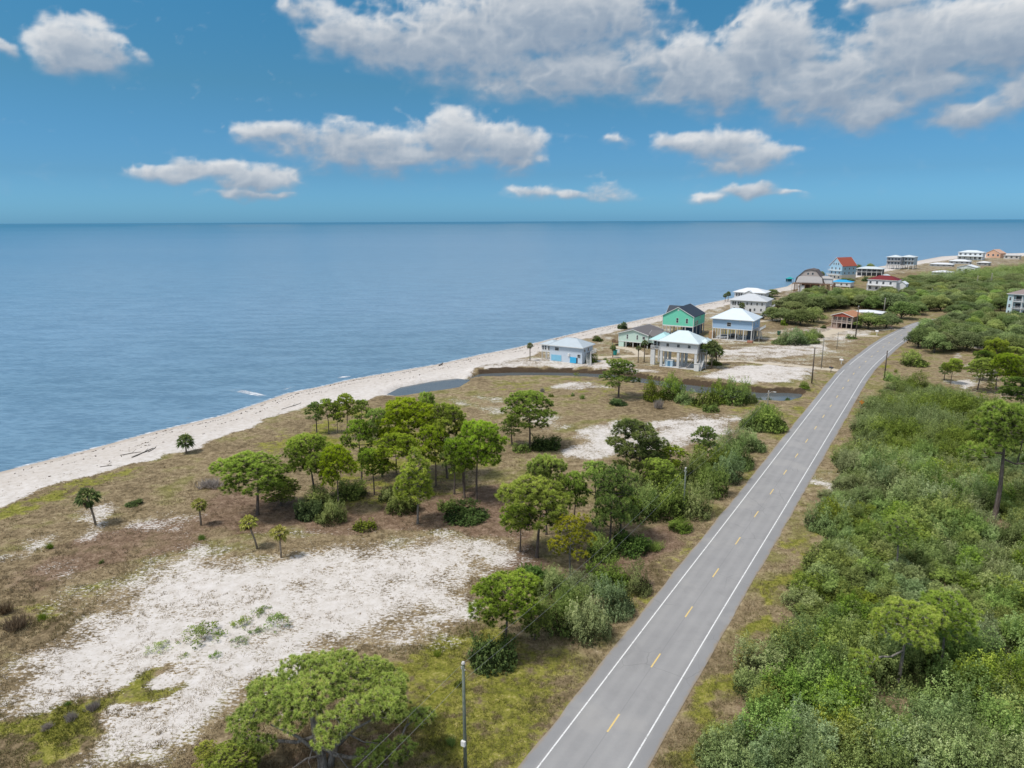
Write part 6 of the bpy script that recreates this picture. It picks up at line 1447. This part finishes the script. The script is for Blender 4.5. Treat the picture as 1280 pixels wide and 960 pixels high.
# ------------------------------------------------------------------ grass and litter standing on the near ground
def grass():
    rg = np.random.default_rng(3); n = 150000
    px = rg.uniform(-40, 1130, n); py = 480 + (rg.uniform(0, 1, n) ** .75) * 505
    d = np.stack([(px - CX) / F, -(py - CY) / F, -np.ones(n)], 1) @ rotN.T; tt = -CAM_H / d[:, 2]; x = d[:, 0] * tt; y = d[:, 1] * tt
    s = samp(gVS, x, y); g = samp(gVG, x, y); l = samp(gVL, x, y); sd1 = samp(gSD, x, y); z = samp(gZ, x, y)
    dr = dist_line(road_coarse, x, y)
    cl = fbm(x / 1.6, y / 1.6, 55, 3); prob = np.where(s > .9, .02, np.where(s > .5, .42 * (cl > .52), .62 * (cl > .36)))
    prob = np.where(l > .6, prob * .55, prob)
    keep = (rg.uniform(0, 1, n) < prob) & (dr > 5.6) & (sd1 > 8) & (z > -.45) & (y < 235) & (sdf(THICK, x, y) < .5)
    x, y, z, s, g, l = (q[keep] for q in (x, y, z, s, g, l)); m_ = len(x)
    P = np.stack([x, y, z - .02], 1); nb = 6
    hgt = rg.uniform(.14, .38, m_) * np.where(g > .5, .75, 1.0) * np.where(s > .45, .6, 1.0) * (1 + .9 * (fbm(x / 5, y / 5, 66, 2) > .58))
    dd = unit(np.array([0, 0, 1.0]) + .62 * rdir(rg, m_ * nb)); dd[:, 2] = np.abs(dd[:, 2])
    o = np.repeat(P, nb, 0) + rg.normal(size=(m_ * nb, 3)) * np.array([.13, .13, 0]); sdv = unit(np.cross(dd, rdir(rg, m_ * nb))) * .028
    L = np.repeat(hgt, nb)[:, None] * rg.uniform(.6, 1.1, (m_ * nb, 1))
    V = np.stack([o - sdv, o + sdv, o + dd * L], 1).reshape(-1, 3)
    grn = np.clip(g * 1.1 + .6 * (fbm(x / 8, y / 8, 77, 3) - .42), 0, 1) * (s < .5)
    tint = np.repeat(np.clip(rg.normal(.5, .2, m_), 0, 1), nb * 3); gg = np.repeat(grn, nb * 3); ll = np.repeat(l, nb * 3)
    m, t, out = newmat('grass_blades')
    c = t.mix(t.attr('green'), t.ramp(t.attr('tint'), [(0, (.17, .128, .072)), (.5, (.32, .25, .148)), (1, (.50, .42, .29))]), t.ramp(t.attr('tint'), [(0, (.09, .10, .02)), (.5, (.18, .19, .036)), (1, (.31, .29, .08))]))
    c = t.mix(t.m('MULTIPLY', t.attr('litter'), .6), c, (.20, .135, .092))
    pbr(t, out, c, .8, .15)
    print('GRASS', m_)
    tag(link('grass', np_mesh('grass', V, np.arange(len(V)).reshape(-1, 3), m, {'tint': tint, 'green': gg, 'litter': ll})), 'dry and green grass tufts covering the open ground', 'grass', kind='stuff')
grass()
F_DEADW = foliage('seaweed_wrack', [(0, (.035, .024, .016)), (1, (.17, .12, .08))], hv=.01, gain=1.0)
# line of dark seaweed and driftwood on the beach
def wrack():
    rg = np.random.default_rng(8); Q, s = resample([G(a, b, SEA_Z) for a, b in SHORE_PX[:20]], .35, 3); T = np.gradient(Q, axis=0); T /= np.linalg.norm(T, axis=1)[:, None]; N = np.stack([T[:, 1], -T[:, 0]], 1)
    P = []
    for base, am, dn in ((3.6, 1.0, 1.1), (7.5, 1.4, .6), (12, 2.5, .28)):
        k = rg.uniform(0, 1, len(Q)) < dn * (vnoise(np.arange(len(Q)) * .06, np.zeros(len(Q)), int(base)) + .15)
        off = base + am * (vnoise(np.arange(len(Q)) * .03, np.zeros(len(Q)), 40 + int(base)) - .5) * 3 + rg.normal(size=len(Q)) * .3
        P.append((Q + N * off[:, None])[k])
    P = np.concatenate(P); z = samp(gZ, P[:, 0], P[:, 1]); n = len(P)
    V, Fc = leaves(np.stack([P[:, 0], P[:, 1], z + .04], 1), unit(np.array([0, 0, 1.0]) + .4 * rg.normal(size=(n, 3))), rg.uniform(.35, 1.0, n), rg, .5)
    tag(link('seaweed', np_mesh('seaweed', V, Fc, F_DEADW, np.clip(rg.normal(.3, .2, len(V)), 0, 1))), 'dark wrack line of seaweed along the beach', 'seaweed', kind='stuff')


wrack()
for i, (a, b, c_, d_, rr, lb) in enumerate([((165,573), (192,561), 0, 0, .16, 'long grey driftwood trunk high on the beach'), ((185,566), (195,560), 0, 0, .10, 'short dark driftwood limb beside the long trunk'), ((125,585), (140,583), 0, 0, .12, 'driftwood log at the edge of the dune grass'), ((150,570), (176,566), 0, 0, .11, 'thin driftwood branch on the sand'), ((549,455.5), (553,452.5), 0, 0, .35, 'dark stump at the waterline by the pond'), ((352,512), (376,505), 0, 0, .12, 'weathered driftwood log below the row of thin pines')]):
    p, q = G(*a), G(*b); w = MB(); mid = ((p[0] + q[0]) / 2 + .2, (p[1] + q[1]) / 2 + .3)
    w.tube([(*p, gz(*p) + rr * .5), (*mid, gz(*mid) + rr * .7), (*q, gz(*q) + rr * .6)], [rr, rr * .8, rr * .4], 6)
    w.bar((*mid, gz(*mid) + rr), (mid[0] + .6, mid[1] + .5, gz(*mid) + .7), rr * .5)
    tag(w.build('driftwood_log', BARK_GREY, None, True), lb, 'driftwood', 'driftwood on the beach')
# ------------------------------------------------------------------ poles, wires, signs, mailboxes
PW = bark('utility_pole_wood', (.17, .16, .135), (.30, .28, .24)); PG_ = bark('greenish_pole', (.11, .135, .105), (.20, .225, .18)); PD = bark('dark_pole_wood', (.07, .055, .045), (.15, .12, .10))
def pole(px, py, top, mat, label, w=.13, light=False, cap=True, group='utility poles beside the road', name='utility_pole', meter=False):
    x, y = G(px, py); h = height_to(px, py, top); r = empty(name, (x, y, gz(x, y)), -ROAD_AZ)
    m = MB(); m.tube([(0, 0, -.5), (0, 0, h * .5), (0, 0, h)], [w * 1.25, w * 1.1, w * .9], 8); m.build('pole', mat, r, True)
    if cap: MB().tube([(0, 0, h - .02), (0, 0, h + .14)], [w * 1.3, w * .9], 8).build('cap', CONC, r)
    if light:
        a = MB(); a.tube([(0, 0, h - .5), (.6, 0, h - .1), (1.3, 0, h)], .05, 5); a.build('lamp_arm', CONC, r); b = MB(); b.box(1.1, 1.75, -.16, .16, h - .08, h + .08); b.build('lamp_head', CONC, r)
    i = MB(); i.bar((-.22, 0, h - .6), (.22, 0, h - .6), .07); i.tube([(-.2, 0, h - .58), (-.2, 0, h - .38)], .05, 6); i.build('insulator', CONC, r)
    if meter: MB().box(-.20, .20, -.36, -.13, h * .28, h * .28 + .5).build('meter_box', TRIM, r)
    return tag(r, label, 'pole', group), (x, y, h)
_, A_top = pole(582, 968, 829, PG_, 'near greenish utility pole with pale cap at the bottom of the photo', .14, meter=True)
_, B_top = pole(854, 646, 585, PG_, 'grey green light pole in the roadside bushes', .14, light=False)
_, C_top = pole(957.5, 532, 489, PW, 'wooden light pole standing in the last leafy bush before the creek', .13, light=True)
_, D_top = pole(1014.3, 482, 437, PD, 'dark wooden pole at the road end of the creek', .16)
_, E_top = pole(1026.5, 460.5, 423.5, PW, 'pale pole with crossarm by the sandy drive', .15, light=True)
pole(1105.5, 471, 438, PD, 'dark pole on the right verge of the road', .17)
_, F_top = pole(1069.5, 421, 383, PD, 'tall dark pole in front of the brown house', .2)
pole(1046, 436, 415, PW, 'thin pale pole in the sandy lot', .1)
pole(1104.3, 395, 373, PW, 'pale pole among the oaks behind the road bend', .22)
pole(1237.5, 362, 342, PW, 'pale pole in the far canopy on the right', .28); pole(1220, 364, 345, PW, 'faint pole left in the far canopy', .2); pole(1164, 375, 361, PW, 'short pole in the far canopy', .25); pole(1184.5, 385, 0, PW, '') if False else None
def wire(p, q, sag, label):
    n = 24; pts = []
    for i in range(n + 1):
        k = i / n; pts.append((p[0] + (q[0] - p[0]) * k, p[1] + (q[1] - p[1]) * k, p[2] + (q[2] - p[2]) * k - sag * 4 * k * (1 - k)))
    m = MB(); m.tube(pts, .012, 4); return tag(m.build('power_line', WIRE, None, True), label, 'wire', 'overhead lines along the road')
WIRE = paint('aluminium_wire', (.34, .34, .35), .5)
span = 62.0
Z0 = (A_top[0] - math.sin(ROAD_AZ) * span, A_top[1] - math.cos(ROAD_AZ) * span, A_top[2])
def off(p, dz, dx=0): return (p[0] + math.cos(ROAD_AZ) * dx, p[1] - math.sin(ROAD_AZ) * dx, p[2] + dz)
chain = [Z0, A_top, B_top, C_top, D_top, F_top]
nm = ['from the near pole out of the bottom of the photo', 'between the near pole and the grey green light pole', 'between the grey green light pole and the one in the leafy bush', 'across the creek to the dark pole', 'from the dark creek pole to the brown house']
for i in range(5):
    wire(off(chain[i], -.1, -.1), off(chain[i + 1], -.1, -.1), .9, 'upper overhead wire ' + nm[i])
    if i < 3: wire(off(chain[i], -1.5, .15), off(chain[i + 1], -1.5, .15), 1.0, 'lower overhead wire ' + nm[i])
# orange diamond warning sign
x, y = G(1076.5, 511); r = empty('road_sign', (x, y, gz(x, y)), -ROAD_AZ); MB().box(-.04, .04, .03, .09, -.3, 2.4).build('post', paint('steel_post', (.30, .31, .32)), r)
ORG = paint('orange_sign', (.80, .24, .03), .5); c = 1.9; s_ = .68
MB().add([(0, 0, c - s_), (s_, 0, c), (0, 0, c + s_), (-s_, 0, c), (0, .025, c - s_), (s_, .025, c), (0, .025, c + s_), (-s_, .025, c)], [(0, 1, 2, 3), (7, 6, 5, 4), (0, 4, 5, 1), (1, 5, 6, 2), (2, 6, 7, 3), (3, 7, 4, 0)]).build('panel', ORG, r); tag(r, 'orange diamond road sign on the right verge', 'sign')
def mailbox(px, py, col, label, s=1.0, roofed=False):
    x, y = G(px, py); r = empty('mailbox', (x, y, gz(x, y)), -ROAD_AZ + 1.2); r.scale = (s, s, s); MB().box(-.06, .06, -.06, .06, -.2, 1.0).build('post', TRIM if sum(col) > 1 else PD, r)
    m = MB(); V = []; n = 8
    for yy in (-.45, .45): V += [(-.22, yy, 1.0), (.22, yy, 1.0)] + [(.22 * math.cos(a), yy, 1.2 + .22 * math.sin(a)) for a in [math.pi * i / n for i in range(n + 1)]]
    k = n + 3; m.add(V, [tuple(range(k)), tuple(range(2 * k - 1, k - 1, -1))] + [(i, i + k, (i + 1) % k + k, (i + 1) % k) for i in range(k)]); m.build('box', paint('mailbox_%d' % px, col, .4), r); MB().box(.23, .26, -.1, .2, 1.15, 1.45).build('flag', paint('red_flag', (.5, .05, .04)), r); return tag(r, label, 'mailbox')
mailbox(1051.5, 455, (.74, .74, .73), 'large white mailbox on a post by the sandy drive', 1.35); mailbox(1096, 419, (.74, .74, .73), 'white mailbox at the brown house driveway', 1.5); mailbox(1113.5, 414, (.04, .04, .045), 'black mailbox nearest the road bend', 1.4); mailbox(1038.5, 465, (.03, .04, .05), 'dark mailbox at the mouth of the sandy drive', 1.3)
def bin_(px, py, col, label, s=1.0):
    x, y = G(px, py); r = empty('rubbish_bin', (x, y, gz(x, y)), .4); r.scale = (s, s, s); MB().add([(-.28, -.3, .1), (.28, -.3, .1), (.28, .3, .1), (-.28, .3, .1), (-.36, -.4, 1.1), (.36, -.4, 1.1), (.36, .4, 1.1), (-.36, .4, 1.1)], [(3, 2, 1, 0), (0, 1, 5, 4), (1, 2, 6, 5), (2, 3, 7, 6), (3, 0, 4, 7)]).build('body', paint('bin_%d' % px, col, .5), r); MB().box(-.38, .38, -.42, .44, 1.1, 1.2).build('lid', paint('bin_%d' % px, col, .5), r)
    t_ = MB(); t_.tube([(-.3, .32, .13), (.3, .32, .13)], .13, 10); t_.build('wheel', DARKIN, r); return tag(r, label, 'bin')
bin_(973.5, 418.5, (.02, .10, .07), 'dark green wheeled bin in the lot left of the brown house', 1.4); bin_(768.5, 444, (.02, .30, .28), 'teal bin by the sandy track near the palm', 1.7)
x, y = G(771.5, 443); r = empty('notice_board', (x, y, gz(x, y)), -ROAD_AZ); MB().box(-.9, .9, 0, .08, .7, 2.0).build('board', TRIM, r)
for a in (-.8, .8): MB().box(a - .06, a + .06, .09, .2, -.2, 2.1).build('post', WOODG, r)
tag(r, 'small white board beside the teal bin', 'board')
